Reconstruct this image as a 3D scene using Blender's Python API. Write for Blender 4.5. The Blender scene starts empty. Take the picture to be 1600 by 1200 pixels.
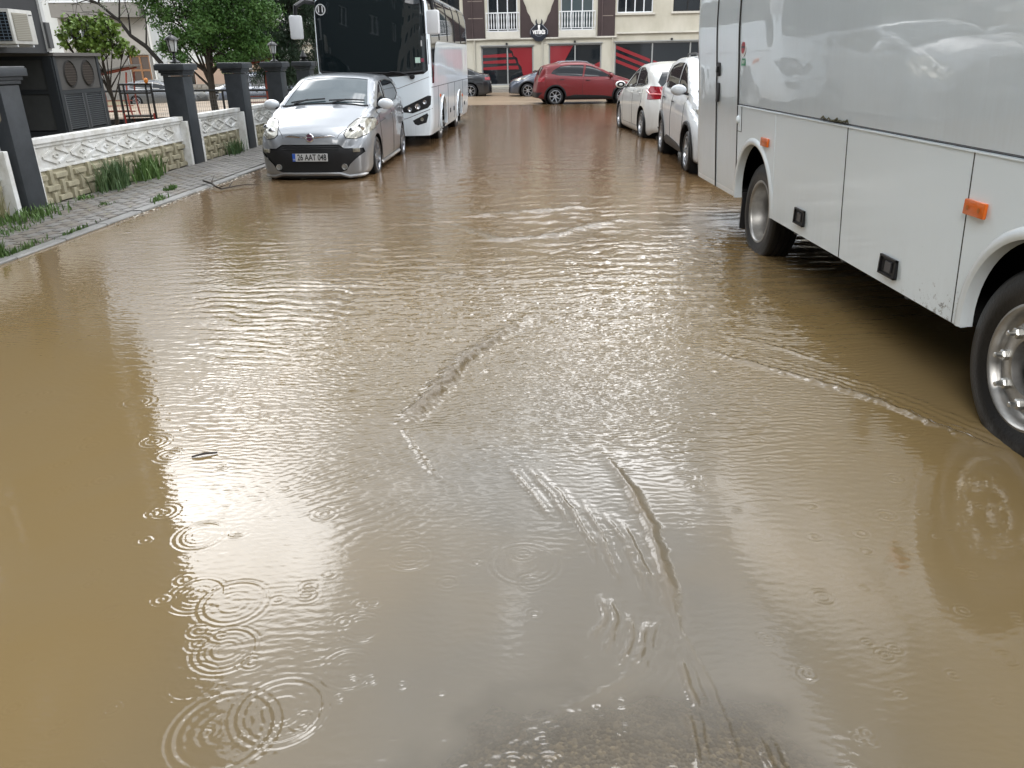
import bpy, bmesh, math, random
import numpy as np
from mathutils import Vector, Matrix
from mathutils.bvhtree import BVHTree
random.seed(7); rng = np.random.default_rng(7)
scene = bpy.context.scene
R = math.radians; PI = math.pi

# ---------------------------------------------------------------- camera
cam = bpy.data.cameras.new('camera'); camo = bpy.data.objects.new('camera', cam)
scene.collection.objects.link(camo); scene.camera = camo
cam.sensor_width = 36; cam.lens = 27.0; cam.clip_start = 0.05; cam.clip_end = 900
_p, _y, _r = R(23.027), R(1.0985), 0.010
_f = Vector((math.sin(_y)*math.cos(_p), math.cos(_y)*math.cos(_p), -math.sin(_p)))
_rt = Vector((math.cos(_y), -math.sin(_y), 0)); _u = _rt.cross(_f)
_r2 = math.cos(_r)*_rt - math.sin(_r)*_u; _u2 = math.sin(_r)*_rt + math.cos(_r)*_u
camo.matrix_world = Matrix(((_r2.x, _u2.x, -_f.x, 0), (_r2.y, _u2.y, -_f.y, 0), (_r2.z, _u2.z, -_f.z, 1.65), (0, 0, 0, 1)))

# ---------------------------------------------------------------- world: broken overcast over a nishita sky
world = bpy.data.worlds.new('World'); scene.world = world; world.use_nodes = True
wn, wl = world.node_tree.nodes, world.node_tree.links
wn.clear()
SUN_EL, SUN_ROT = R(38), R(205)
wo = wn.new('ShaderNodeOutputWorld'); bg = wn.new('ShaderNodeBackground'); bg.inputs[1].default_value = 0.1
sky = wn.new('ShaderNodeTexSky'); sky.sky_type = 'NISHITA'; sky.sun_disc = False
sky.sun_elevation = SUN_EL; sky.sun_rotation = SUN_ROT
tc = wn.new('ShaderNodeTexCoord')
mp = wn.new('ShaderNodeMapping'); mp.inputs['Scale'].default_value = (1.0, 1.0, 1.7); mp.inputs['Location'].default_value = (6.40, 4.77, 2.45)
wl.new(tc.outputs['Generated'], mp.inputs[0])
n1 = wn.new('ShaderNodeTexNoise'); n1.inputs['Scale'].default_value = 1.9; n1.inputs['Detail'].default_value = 7; n1.inputs['Roughness'].default_value = 0.55
n1.inputs['Distortion'].default_value = 0.35
wl.new(mp.outputs[0], n1.inputs[0])
cr = wn.new('ShaderNodeValToRGB'); e = cr.color_ramp
e.elements[0].position = 0.36; e.elements[0].color = (0.17, 0.182, 0.20, 1)
e.elements[1].position = 0.655; e.elements[1].color = (1.62, 1.62, 1.63, 1)
m_ = e.elements.new(0.535); m_.color = (0.28, 0.295, 0.315, 1)
wl.new(n1.outputs[0], cr.inputs[0])
vm = wn.new('ShaderNodeVectorMath'); vm.operation = 'SCALE'; vm.inputs['Scale'].default_value = 61.0
# overcast skies are brighter overhead than at the horizon
sx_ = wn.new('ShaderNodeSeparateXYZ'); wl.new(tc.outputs['Generated'], sx_.inputs[0])
zr = wn.new('ShaderNodeMapRange'); zr.inputs[1].default_value = 0; zr.inputs[2].default_value = 1; zr.inputs[3].default_value = .52; zr.inputs[4].default_value = 1.30; wl.new(sx_.outputs[2], zr.inputs[0])
v0 = wn.new('ShaderNodeVectorMath'); v0.operation = 'SCALE'; wl.new(cr.outputs[0], v0.inputs[0]); wl.new(zr.outputs[0], v0.inputs['Scale'])
wl.new(v0.outputs[0], vm.inputs[0])
mx = wn.new('ShaderNodeMix'); mx.data_type = 'RGBA'; mx.inputs[0].default_value = 0.93
wl.new(sky.outputs[0], mx.inputs[6]); wl.new(vm.outputs[0], mx.inputs[7])
wl.new(mx.outputs[2], bg.inputs[0]); wl.new(bg.outputs[0], wo.inputs[0])

sun = bpy.data.lights.new('sun', 'SUN'); sun.energy = 1.2; sun.angle = R(25); sun.color = (1, .97, .92)
suno = bpy.data.objects.new('sun', sun); scene.collection.objects.link(suno)
_sd = Vector((math.sin(SUN_ROT)*math.cos(SUN_EL), math.cos(SUN_ROT)*math.cos(SUN_EL), math.sin(SUN_EL)))
suno.rotation_euler = _sd.to_track_quat('Z', 'Y').to_euler()
scene.view_settings.view_transform = 'Standard'; scene.view_settings.look = 'None'
scene.view_settings.gamma = 1; scene.view_settings.exposure = 0.20
try: scene.view_settings.use_curve_mapping = False
except Exception: pass

# ---------------------------------------------------------------- materials
def s2l(c): return tuple((x/12.92 if x <= .04045 else ((x+.055)/1.055)**2.4) for x in c)
MATS = {}
def mat(name, col, rough=.6, metal=0, spec=.5, coat=0, coatr=.05, noise=0, nscale=8, bump=0, bscale=40, bdist=.01, col2=None, stretch=None, emit=None, ior=1.45):
    if name in MATS: return MATS[name]
    m = bpy.data.materials.new(name); m.use_nodes = True; N, L = m.node_tree.nodes, m.node_tree.links
    b = N['Principled BSDF']
    b.inputs['Base Color'].default_value = (*col, 1); b.inputs['Roughness'].default_value = rough
    b.inputs['Metallic'].default_value = metal; b.inputs['Specular IOR Level'].default_value = spec
    b.inputs['Coat Weight'].default_value = coat; b.inputs['Coat Roughness'].default_value = coatr; b.inputs['IOR'].default_value = ior
    t = N.new('ShaderNodeTexCoord'); v = t.outputs['Object']
    if stretch:
        mm = N.new('ShaderNodeMapping'); mm.inputs['Scale'].default_value = stretch; L.new(v, mm.inputs[0]); v = mm.outputs[0]
    if noise or col2:
        n = N.new('ShaderNodeTexNoise'); n.inputs['Scale'].default_value = nscale; n.inputs['Detail'].default_value = 8; n.inputs['Roughness'].default_value = .65
        L.new(v, n.inputs[0]); x = N.new('ShaderNodeMix'); x.data_type = 'RGBA'
        r = N.new('ShaderNodeMapRange'); r.inputs[1].default_value = .35; r.inputs[2].default_value = .68
        L.new(n.outputs[0], r.inputs[0]); L.new(r.outputs[0], x.inputs[0])
        c2 = col2 if col2 else tuple(max(0, c*(1-noise)) for c in col)
        x.inputs[6].default_value = (*col, 1); x.inputs[7].default_value = (*c2, 1); L.new(x.outputs[2], b.inputs['Base Color'])
    if bump:
        n = N.new('ShaderNodeTexNoise'); n.inputs['Scale'].default_value = bscale; n.inputs['Detail'].default_value = 5
        L.new(v, n.inputs[0]); u = N.new('ShaderNodeBump'); u.inputs['Strength'].default_value = bump; u.inputs['Distance'].default_value = bdist
        L.new(n.outputs[0], u.inputs['Height']); L.new(u.outputs[0], b.inputs['Normal'])
    if emit: b.inputs['Emission Color'].default_value = (*emit, 1); b.inputs['Emission Strength'].default_value = 1
    MATS[name] = m; return m

def dirty_paint(name, col, dirt, z0, z1, amt=.6, metal=0, rough=.35, coat=1.0, wet=True, orange=0.0, coatr=.04):
    """car paint with road grime that gets thicker towards the sill, plus fine rain streaks"""
    if name in MATS: return MATS[name]
    m = bpy.data.materials.new(name); m.use_nodes = True; N, L = m.node_tree.nodes, m.node_tree.links
    b = N['Principled BSDF']; b.inputs['Metallic'].default_value = metal; b.inputs['Roughness'].default_value = rough
    b.inputs['Coat Weight'].default_value = coat; b.inputs['Coat Roughness'].default_value = coatr
    t = N.new('ShaderNodeTexCoord'); sp = N.new('ShaderNodeSeparateXYZ'); L.new(t.outputs['Object'], sp.inputs[0])
    r = N.new('ShaderNodeMapRange'); r.inputs[1].default_value = z1; r.inputs[2].default_value = z0; L.new(sp.outputs[2], r.inputs[0])
    mm = N.new('ShaderNodeMapping'); mm.inputs['Scale'].default_value = (26, 26, 2.2); L.new(t.outputs['Object'], mm.inputs[0])
    n = N.new('ShaderNodeTexNoise'); n.inputs['Scale'].default_value = 1; n.inputs['Detail'].default_value = 9; n.inputs['Roughness'].default_value = .75
    L.new(mm.outputs[0], n.inputs[0])
    n2 = N.new('ShaderNodeTexNoise'); n2.inputs['Scale'].default_value = 2.2; n2.inputs['Detail'].default_value = 6; L.new(t.outputs['Object'], n2.inputs[0])
    a = N.new('ShaderNodeMath'); a.operation = 'MULTIPLY'; L.new(n.outputs[0], a.inputs[0]); L.new(n2.outputs[0], a.inputs[1])
    c = N.new('ShaderNodeMath'); c.operation = 'MULTIPLY'; L.new(a.outputs[0], c.inputs[0]); L.new(r.outputs[0], c.inputs[1])
    d = N.new('ShaderNodeMath'); d.operation = 'MULTIPLY'; d.inputs[1].default_value = amt*3; d.use_clamp = True; L.new(c.outputs[0], d.inputs[0])
    x = N.new('ShaderNodeMix'); x.data_type = 'RGBA'; x.inputs[6].default_value = (*col, 1); x.inputs[7].default_value = (*dirt, 1)
    L.new(d.outputs[0], x.inputs[0]); L.new(x.outputs[2], b.inputs['Base Color'])
    # rain beads
    vo = N.new('ShaderNodeTexVoronoi'); vo.inputs['Scale'].default_value = 55; L.new(t.outputs['Object'], vo.inputs['Vector'])
    rr = N.new('ShaderNodeMapRange'); rr.inputs[1].default_value = .0; rr.inputs[2].default_value = .18; rr.inputs[3].default_value = 1; rr.inputs[4].default_value = 0
    L.new(vo.outputs['Distance'], rr.inputs[0])
    gt = N.new('ShaderNodeMath'); gt.operation = 'GREATER_THAN'; gt.inputs[1].default_value = .62
    sc = N.new('ShaderNodeSeparateColor'); L.new(vo.outputs['Color'], sc.inputs[0]); L.new(sc.outputs[0], gt.inputs[0])
    h = N.new('ShaderNodeMath'); h.operation = 'MULTIPLY'; L.new(rr.outputs[0], h.inputs[0]); L.new(gt.outputs[0], h.inputs[1])
    n3 = N.new('ShaderNodeTexNoise'); n3.inputs['Scale'].default_value = 1.6; L.new(t.outputs['Object'], n3.inputs[0])
    h2 = N.new('ShaderNodeMath'); h2.operation = 'MULTIPLY_ADD'; h2.inputs[1].default_value = 6.0; L.new(n3.outputs[0], h2.inputs[0]); L.new(h.outputs[0], h2.inputs[2])
    u = N.new('ShaderNodeBump'); u.inputs['Strength'].default_value = .22 if wet else .0; u.inputs['Distance'].default_value = .0035
    L.new(h2.outputs[0], u.inputs['Height']); L.new(u.outputs[0], b.inputs['Normal']); L.new(u.outputs[0], b.inputs['Coat Normal'])
    MATS[name] = m; return m

M_tyre = mat('tyre_rubber', (.011, .011, .012), .42, noise=.3, nscale=14, bump=.2, bscale=60)
M_black = mat('black_plastic', (.008, .008, .009), .48)
M_seal = mat('rubber_seal', (.012, .012, .013), .6)
M_dark = mat('dark_interior', (.006, .006, .006), .9)
M_glass = mat('tinted_glass', (.008, .010, .012), .03, spec=.6, ior=1.5)
M_glassf = mat('sky_tinted_windscreen_glass', (.028, .048, .054), .03, spec=.7, ior=1.5)  # teal sky reflection put into the base colour
M_glassb = mat('windscreen_glass', (.010, .016, .018), .03, spec=.6, ior=1.52, bump=.03, bscale=3)
M_chrome = mat('chrome', (.75, .75, .76), .12, metal=1)
M_alloy = mat('alloy', (.42, .43, .45), .28, metal=.85, noise=.2)
M_steel = mat('wheel_steel', (.44, .43, .41), .36, metal=.75, noise=.35, nscale=9)
M_amber = mat('amber_plastic', s2l((.85, .40, .06)), .3, coat=.6)
M_red = mat('red_lens', (.26, .005, .012), .15, coat=1)
M_white = mat('white_plastic', (.74, .75, .76), .35, coat=.3)
M_lamp = mat('headlamp_lens', (.42, .40, .33), .12, metal=.35, coat=1, noise=.55, nscale=9)
M_plate = mat('plate_white', (.55, .55, .54), .4)
M_blue = mat('plate_blue', (.02, .09, .42), .4)
M_ink = mat('plate_ink', (.01, .01, .01), .5)

# ---------------------------------------------------------------- object helpers
COL = scene.collection
def link(o): COL.objects.link(o); return o
def thing(name, label, cat, loc=(0, 0, 0), rotz=0, group=None):
    o = bpy.data.objects.new(name, None); link(o); o.location = loc; o.rotation_euler = (0, 0, rotz)
    o.empty_display_size = .2
    o['label'] = label; o['category'] = cat
    if group: o['group'] = group
    return o
def tag(o, label, cat, group=None):
    o['label'] = label; o['category'] = cat
    if group: o['group'] = group
    return o
def me_obj(name, verts, faces, m, parent=None, smooth=False, loc=None, rot=None, kind=None, sharp=35):
    me = bpy.data.meshes.new(name); me.from_pydata([tuple(v) for v in verts], [], [tuple(f) for f in faces]); me.update()
    if m is not None: me.materials.append(m)
    if smooth:
        me.polygons.foreach_set('use_smooth', [True]*len(me.polygons))
        try: me.set_sharp_from_angle(angle=R(sharp))
        except Exception: pass
    o = bpy.data.objects.new(name, me); link(o)
    if parent is not None: o.parent = parent
    if loc is not None: o.location = loc
    if rot is not None: o.rotation_euler = rot
    if kind: o['kind'] = kind
    return o
class G:
    """small geometry collector"""
    def __init__(s): s.v = []; s.f = []
    def add(s, v, f):
        n = len(s.v); s.v += [tuple(p) for p in v]; s.f += [tuple(i+n for i in q) for q in f]; return s
    def box(s, x0, x1, y0, y1, z0, z1, b=0):
        if b <= 0:
            v = [(x, y, z) for z in (z0, z1) for y in (y0, y1) for x in (x0, x1)]
            return s.add(v, [(0, 2, 3, 1), (4, 5, 7, 6), (0, 1, 5, 4), (2, 6, 7, 3), (0, 4, 6, 2), (1, 3, 7, 5)])
        bm = bmesh.new(); bmesh.ops.create_cube(bm, size=1)
        for w in bm.verts: w.co = Vector(((x0+x1)/2+w.co.x*(x1-x0), (y0+y1)/2+w.co.y*(y1-y0), (z0+z1)/2+w.co.z*(z1-z0)))
        bmesh.ops.bevel(bm, geom=bm.edges[:], offset=b, segments=2, affect='EDGES', profile=.6)
        bm.verts.ensure_lookup_table(); bm.verts.index_update()
        s.add([w.co[:] for w in bm.verts], [[w.index for w in f.verts] for f in bm.faces]); bm.free(); return s
    def obox(s, c, ax, ay, az):
        c = Vector(c); ax, ay, az = Vector(ax), Vector(ay), Vector(az)
        v = [c+i*ax+j*ay+k*az for k in (-1, 1) for j in (-1, 1) for i in (-1, 1)]
        return s.add(v, [(0, 2, 3, 1), (4, 5, 7, 6), (0, 1, 5, 4), (2, 6, 7, 3), (0, 4, 6, 2), (1, 3, 7, 5)])
    def bar(s, a, b, w, h=None, up=(0, 0, 1)):
        a, b = Vector(a), Vector(b); d = (b-a); L = d.length; d.normalize(); h = h or w
        u = Vector(up)
        if abs(d.dot(u)) > .97: u = Vector((1, 0, 0))
        r = d.cross(u).normalized(); u = r.cross(d)
        return s.obox((a+b)/2, d*L/2, r*w/2, u*h/2)
    def tube(s, pts, r, n=6, cap=True):
        pts = [Vector(p) for p in pts]; rr = [float(q) for q in r] if hasattr(r, "__len__") else [float(r)]*len(pts)
        base = len(s.v); t0 = None
        for i, p in enumerate(pts):
            t = (pts[min(i+1, len(pts)-1)]-pts[max(i-1, 0)]).normalized()
            if t0 is None:
                a = Vector((0, 0, 1)) if abs(t.z) < .9 else Vector((1, 0, 0)); nx = t.cross(a).normalized()
            else: nx = (nx - t*nx.dot(t)).normalized()
            ny = t.cross(nx); t0 = t
            for k in range(n):
                a = 2*PI*k/n; s.v.append(tuple(p+rr[i]*(math.cos(a)*nx+math.sin(a)*ny)))
        for i in range(len(pts)-1):
            for k in range(n):
                a = base+i*n+k; b = base+i*n+(k+1) % n; s.f.append((a, b, b+n, a+n))
        if cap:
            s.f.append(tuple(base+k for k in range(n))[::-1]); s.f.append(tuple(base+(len(pts)-1)*n+k for k in range(n)))
        return s
    def lathe(s, prof, n=24, axis='y', c=(0, 0, 0)):
        base = len(s.v)
        for (r, h) in prof:
            for k in range(n):
                a = 2*PI*k/n; x, z = r*math.cos(a), r*math.sin(a)
                p = {'y': (x, h, z), 'z': (x, z, h), 'x': (h, x, z)}[axis]
                s.v.append((p[0]+c[0], p[1]+c[1], p[2]+c[2]))
        for i in range(len(prof)-1):
            for k in range(n):
                a = base+i*n+k; b = base+i*n+(k+1) % n; s.f.append((a, b, b+n, a+n))
        return s
    def prism(s, poly, a0, a1, axis='y'):
        """2D polygon extruded; axis y: (x,z) polygon, axis x: (y,z), axis z: (x,y)"""
        f = {'y': lambda p, h: (p[0], h, p[1]), 'x': lambda p, h: (h, p[0], p[1]), 'z': lambda p, h: (p[0], p[1], h)}[axis]
        n = len(poly)
        v = [f(p, a0) for p in poly]+[f(p, a1) for p in poly]
        return s.add(v, [tuple(range(n))[::-1], tuple(range(n, 2*n))]+[(i, (i+1) % n, n+(i+1) % n, n+i) for i in range(n)])
    def obj(s, name, m, parent=None, smooth=False, **k): return me_obj(name, s.v, s.f, m, parent, smooth, **k)
def children(o): return [c for c in bpy.data.objects if c.parent == o]
def copy_tree(o, kids, parent=None):
    c = link(o.copy()); c.parent = parent
    for ch in kids.get(o.name, []): copy_tree(ch, kids, c)
    return c
def kidmap():
    k = {}
    for o in bpy.data.objects:
        if o.parent: k.setdefault(o.parent.name, []).append(o)
    return k
def text_mesh(name, body, size, m, parent, loc, rot, bold=0, extrude=.002, align='CENTER', sx=1.0):
    c = bpy.data.curves.new(name, 'FONT'); c.body = body; c.size = size; c.align_x = align; c.align_y = 'CENTER'; c.extrude = extrude; c.offset = bold
    t = bpy.data.objects.new(name+'_tmp', c); link(t)
    bpy.context.view_layer.update()
    me = bpy.data.meshes.new_from_object(t.evaluated_get(bpy.context.evaluated_depsgraph_get()))
    bpy.data.objects.remove(t); bpy.data.curves.remove(c)
    me.materials.clear(); me.materials.append(m); me.name = name
    o = bpy.data.objects.new(name, me); link(o); o.parent = parent; o.location = loc; o.rotation_euler = rot; o.scale = (sx, 1, 1)
    return o

# ---------------------------------------------------------------- shells that can be cut into panels
AX = {'x': (1, 2), 'y': (0, 2), 'z': (0, 1)}
def inpoly(p, poly):
    x, y = p; c = False; n = len(poly)
    for i in range(n):
        x1, y1 = poly[i]; x2, y2 = poly[(i+1) % n]
        if (y1 > y) != (y2 > y) and x < (x2-x1)*(y-y1)/(y2-y1)+x1: c = not c
    return c
def cut(bm, poly, axis, pred):
    a, b = AX[axis]
    xs = [p[0] for p in poly]; ys = [p[1] for p in poly]; bb = (min(xs), max(xs), min(ys), max(ys))
    def box(f):
        A = [v.co[a] for v in f.verts]; B = [v.co[b] for v in f.verts]; return min(A), max(A), min(B), max(B)
    cand = [f for f in bm.faces if pred(f)]
    cand = [f for f in cand if (lambda q: q[1] > bb[0] and q[0] < bb[1] and q[3] > bb[2] and q[2] < bb[3])(box(f))]
    n = len(poly)
    for i in range(n):
        p, q = poly[i], poly[(i+1) % n]
        eb = (min(p[0], q[0])-1e-4, max(p[0], q[0])+1e-4, min(p[1], q[1])-1e-4, max(p[1], q[1])+1e-4)
        sub = []; keep = []
        for f in cand:
            w = box(f)
            (sub if (w[1] >= eb[0] and w[0] <= eb[1] and w[3] >= eb[2] and w[2] <= eb[3]) else keep).append(f)
        if not sub: continue
        no = [0, 0, 0]; no[a] = -(q[1]-p[1]); no[b] = q[0]-p[0]
        co = [0, 0, 0]; co[a] = p[0]; co[b] = p[1]
        es = set(); vs = set()
        for f in sub: es.update(f.edges); vs.update(f.verts)
        r = bmesh.ops.bisect_plane(bm, geom=list(vs)+list(es)+sub, dist=1e-5, plane_co=co, plane_no=no)
        cand = keep+[g for g in r['geom'] if isinstance(g, bmesh.types.BMFace)]
    out = []
    for f in set(cand):
        c = f.calc_center_median()
        if inpoly((c[a], c[b]), poly): out.append(f)
    return out
def extract(bm, faces, name, m, parent, off=0.0, skirt=.02, delete=True, smooth=True):
    if not faces: return None
    idx = {}; v = []; nn = []; F = []
    for f in faces:
        q = []
        for w in f.verts:
            if w not in idx: idx[w] = len(v); v.append(w.co+w.normal*off); nn.append(w.normal.copy())
            q.append(idx[w])
        F.append(q)
    if skirt:
        cnt = {}
        for f in faces:
            for e_ in f.edges: cnt[e_] = cnt.get(e_, 0)+1
        sk = {}
        for f in faces:
            vs = list(f.verts)
            for i in range(len(vs)):
                p, q = vs[i], vs[(i+1) % len(vs)]
                ed = bm.edges.get((p, q))
                if ed is not None and cnt.get(ed) == 1:
                    for w in (p, q):
                        if w not in sk: sk[w] = len(v); v.append(w.co+w.normal*(off-skirt))
                    F.append([idx[q], idx[p], sk[p], sk[q]])
    o = me_obj(name, v, F, m, parent, smooth, sharp=40)
    if delete: bmesh.ops.delete(bm, geom=list(faces), context='FACES')
    return o
def circle_poly(cx, cz, r, n=28, a0=0, a1=2*PI): return [(cx+r*math.cos(a0+(a1-a0)*i/n), cz+r*math.sin(a0+(a1-a0)*i/n)) for i in range(n)]
def smooth_curve(pts, width=.06, x0=None, x1=None):
    xs = [p[0] for p in pts]; ys = [p[1] for p in pts]; o = np.argsort(xs); xs = np.array(xs)[o]; ys = np.array(ys)[o]
    g = np.linspace(xs[0], xs[-1], 1200); y = np.interp(g, xs, ys); dx = g[1]-g[0]
    k = max(1, int(width/dx)); ker = np.hanning(2*k+3)[1:-1]; ker /= ker.sum()
    pl, pr = 2*y[0]-y[k:0:-1], 2*y[-1]-y[-2:-k-2:-1]
    y2 = np.convolve(np.concatenate([pl, y, pr]), ker, 'valid')[:len(g)]
    return lambda x: float(np.interp(x, g, y2))
def catmull(P, m):
    P = np.array(P, float); n = len(P); d = np.r_[0, np.cumsum(np.linalg.norm(np.diff(P, axis=0), axis=1)+1e-6)]
    t = np.linspace(0, d[-1], m); out = []
    T = np.zeros_like(P)
    for i in range(n):
        if i == 0: T[i] = (P[1]-P[0])/(d[1]-d[0])
        elif i == n-1: T[i] = (P[-1]-P[-2])/(d[-1]-d[-2])
        else:
            a = (P[i]-P[i-1])/(d[i]-d[i-1]); b = (P[i+1]-P[i])/(d[i+1]-d[i]); T[i] = np.where(a*b > 0, 2*a*b/(a+b+1e-9*np.sign(a+b+1e-12)), 0)*.6+(a+b)/2*.4
    for s in t:
        i = min(max(int(np.searchsorted(d, s, 'right')-1), 0), n-2); h = d[i+1]-d[i]; u = (s-d[i])/h
        out.append((2*u**3-3*u**2+1)*P[i]+(u**3-2*u**2+u)*h*T[i]+(-2*u**3+3*u**2)*P[i+1]+(u**3-u**2)*h*T[i+1])
    return np.array(out)
def loft(stations, section, m, bulge_f=.04, bulge_r=.03, capn=9):
    """stations: x values front to rear; section(x) -> half outline bottom..top centre"""
    rings = []
    for x in stations:
        h = catmull(section(x), m)
        ring = [(x, y, z) for y, z in h]+[(x, -y, z) for y, z in h[-2::-1]]
        rings.append(ring)
    def caps(ring, sgn, bul):
        z0 = ring[0][2]; zm = max(p[2] for p in ring); out = []
        for i in range(1, capn+1):
            s = 1-i/capn; d = bul*math.sqrt(max(0, 1-s*s))
            out.append([(p[0]+sgn*d, p[1]*s, z0+.0+(p[2]-z0)*(s if True else 1)) for p in ring])
        return out
    fr = caps(rings[0], 1, bulge_f)[::-1]; rr = caps(rings[-1], -1, bulge_r)
    rings = fr+rings+rr; n = len(rings[0])
    bm = bmesh.new(); V = [[bm.verts.new(p) for p in r] for r in rings]
    for i in range(len(rings)-1):
        for j in range(n-1):
            q = [V[i][j], V[i][j+1], V[i+1][j+1], V[i+1][j]]
            try: bm.faces.new(q)
            except ValueError: pass
    bmesh.ops.remove_doubles(bm, verts=bm.verts[:], dist=1e-5)
    bmesh.ops.recalc_face_normals(bm, faces=bm.faces[:])
    # outward check
    top = max(bm.faces, key=lambda f: f.calc_center_median().z)
    if top.normal.z < 0: bmesh.ops.reverse_faces(bm, faces=bm.faces[:])
    bm.normal_update(); return bm
def on_shell(bvh, pts, axis, side, off=0.0, step=.04):
    """project a 2D polyline onto the shell from one side; returns 3D points"""
    a, b = AX[axis]; k = {'x': 0, 'y': 1, 'z': 2}[axis]; out = []
    for i in range(len(pts)-1):
        p, q = pts[i], pts[i+1]; L = math.hypot(q[0]-p[0], q[1]-p[1]); n = max(1, int(L/step))
        for j in range(n+(i == len(pts)-2)):
            u = j/n; o = [0, 0, 0]; o[a] = p[0]+(q[0]-p[0])*u; o[b] = p[1]+(q[1]-p[1])*u; o[k] = 12*side
            d = [0, 0, 0]; d[k] = -side
            h = bvh.ray_cast(Vector(o), Vector(d))
            if h[0] is not None: out.append(h[0]+h[1]*off)
    return out
def seam(bvh, pts, axis, side, parent, r=.004, m=None, name='panel_seam', off=0.0):
    p = on_shell(bvh, pts, axis, side, off)
    if len(p) < 2: return None
    return G().tube(p, r, 5).obj(name, m or M_seal, parent, True)
# ---------------------------------------------------------------- wheels
WHEEL = {}
def wheel_meshes(key, Rt, wd, Rr, style, spokes, rim_m):
    if key in WHEEL: return WHEEL[key]
    h = wd/2
    t = G().lathe([(Rr, h*.8), (Rr+.012, h*.97), (Rr+(Rt-Rr)*.45, h*1.04), (Rt-.03, h*.98), (Rt-.008, h*.86), (Rt, h*.6), (Rt, h*.32), (Rt-.007, h*.30), (Rt-.007, h*.24), (Rt, h*.22), (Rt, -h*.2), (Rt-.007, -h*.22),
                   (Rt-.007, -h*.28), (Rt, -h*.3), (Rt-.008, -h*.86), (Rt-.03, -h*.98), (Rr, -h*.8)], 48)
    nt = len(t.v)
    g = G()
    if style == 'alloy':
        g.lathe([(Rr+.006, h*.86), (Rr+.004, h*.93), (Rr-.008, h*.95), (Rr-.014, h*.8), (Rr-.02, h*.2), (Rr-.04, -h*.5)], 40)
        for k in range(spokes):
            a = 2*PI*k/spokes
            for s in ((-.10, .10) if spokes <= 6 else (0,)):
                a2 = a+s; r0, r1 = .05, Rr-.008
                c, d = Vector((math.cos(a), 0, math.sin(a))), Vector((math.cos(a2), 0, math.sin(a2)))
                p = c*r0+Vector((0, h*.62, 0)); q = d*r1+Vector((0, h*.80, 0)); t3 = (q-p).normalized()
                sd = t3.cross(Vector((0, 1, 0))).normalized()
                g.obox((p+q)/2, (q-p)/2, sd*(.013 if spokes <= 6 else .014), Vector((0, .012, 0)))
        g.lathe([(0.001, h*.80), (.03, h*.80), (.062, h*.72), (.07, h*.5)], 20)
        for k in range(5):
            a = 2*PI*(k+.5)/5; g.lathe([(.0005, h*.76), (.008, h*.76), (.009, h*.6)], 6, c=(.045*math.cos(a), 0, .045*math.sin(a)))
    d = G().lathe([(Rr-.03, -h*.3), (.001, -h*.3)], 30).lathe([(.001, h*.1), (.12, h*.1), (.12, -h*.2)], 24)
    mt = bpy.data.meshes.new('wheel'); mt.from_pydata(t.v, [], t.f); mt.materials.append(M_tyre)
    mr = bpy.data.meshes.new('rim'); mr.from_pydata(g.v, [], g.f); mr.materials.append(rim_m)
    md = bpy.data.meshes.new('brake_disc'); md.from_pydata(d.v, [], d.f); md.materials.append(M_dark)
    for m_, fl in ((mt, 45), (mr, 30), (md, 30)):
        m_.polygons.foreach_set('use_smooth', [True]*len(m_.polygons)); m_.set_sharp_from_angle(angle=R(fl))
    WHEEL[key] = (mt, mr, md); return WHEEL[key]
def put_wheel(parent, ms, x, y, z, side, steer=0):
    w = link(bpy.data.objects.new('wheel', ms[0])); w.parent = parent; w.location = (x, y, z); w.rotation_euler = (0, 0, (0 if side > 0 else PI)+steer)
    for n_, m_ in (('rim', ms[1]), ('brake_disc', ms[2])):
        o = link(bpy.data.objects.new(n_, m_)); o.parent = w
    return w

def ellipsoid(c, r, n=10, m=14):
    v = []; f = []
    for i in range(n+1):
        t = PI*i/n
        for j in range(m):
            a = 2*PI*j/m; v.append((c[0]+r[0]*math.sin(t)*math.cos(a), c[1]+r[1]*math.sin(t)*math.sin(a), c[2]+r[2]*math.cos(t)))
    for i in range(n):
        for j in range(m): f.append((i*m+j, i*m+(j+1) % m, (i+1)*m+(j+1) % m, (i+1)*m+j))
    return v, f

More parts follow.
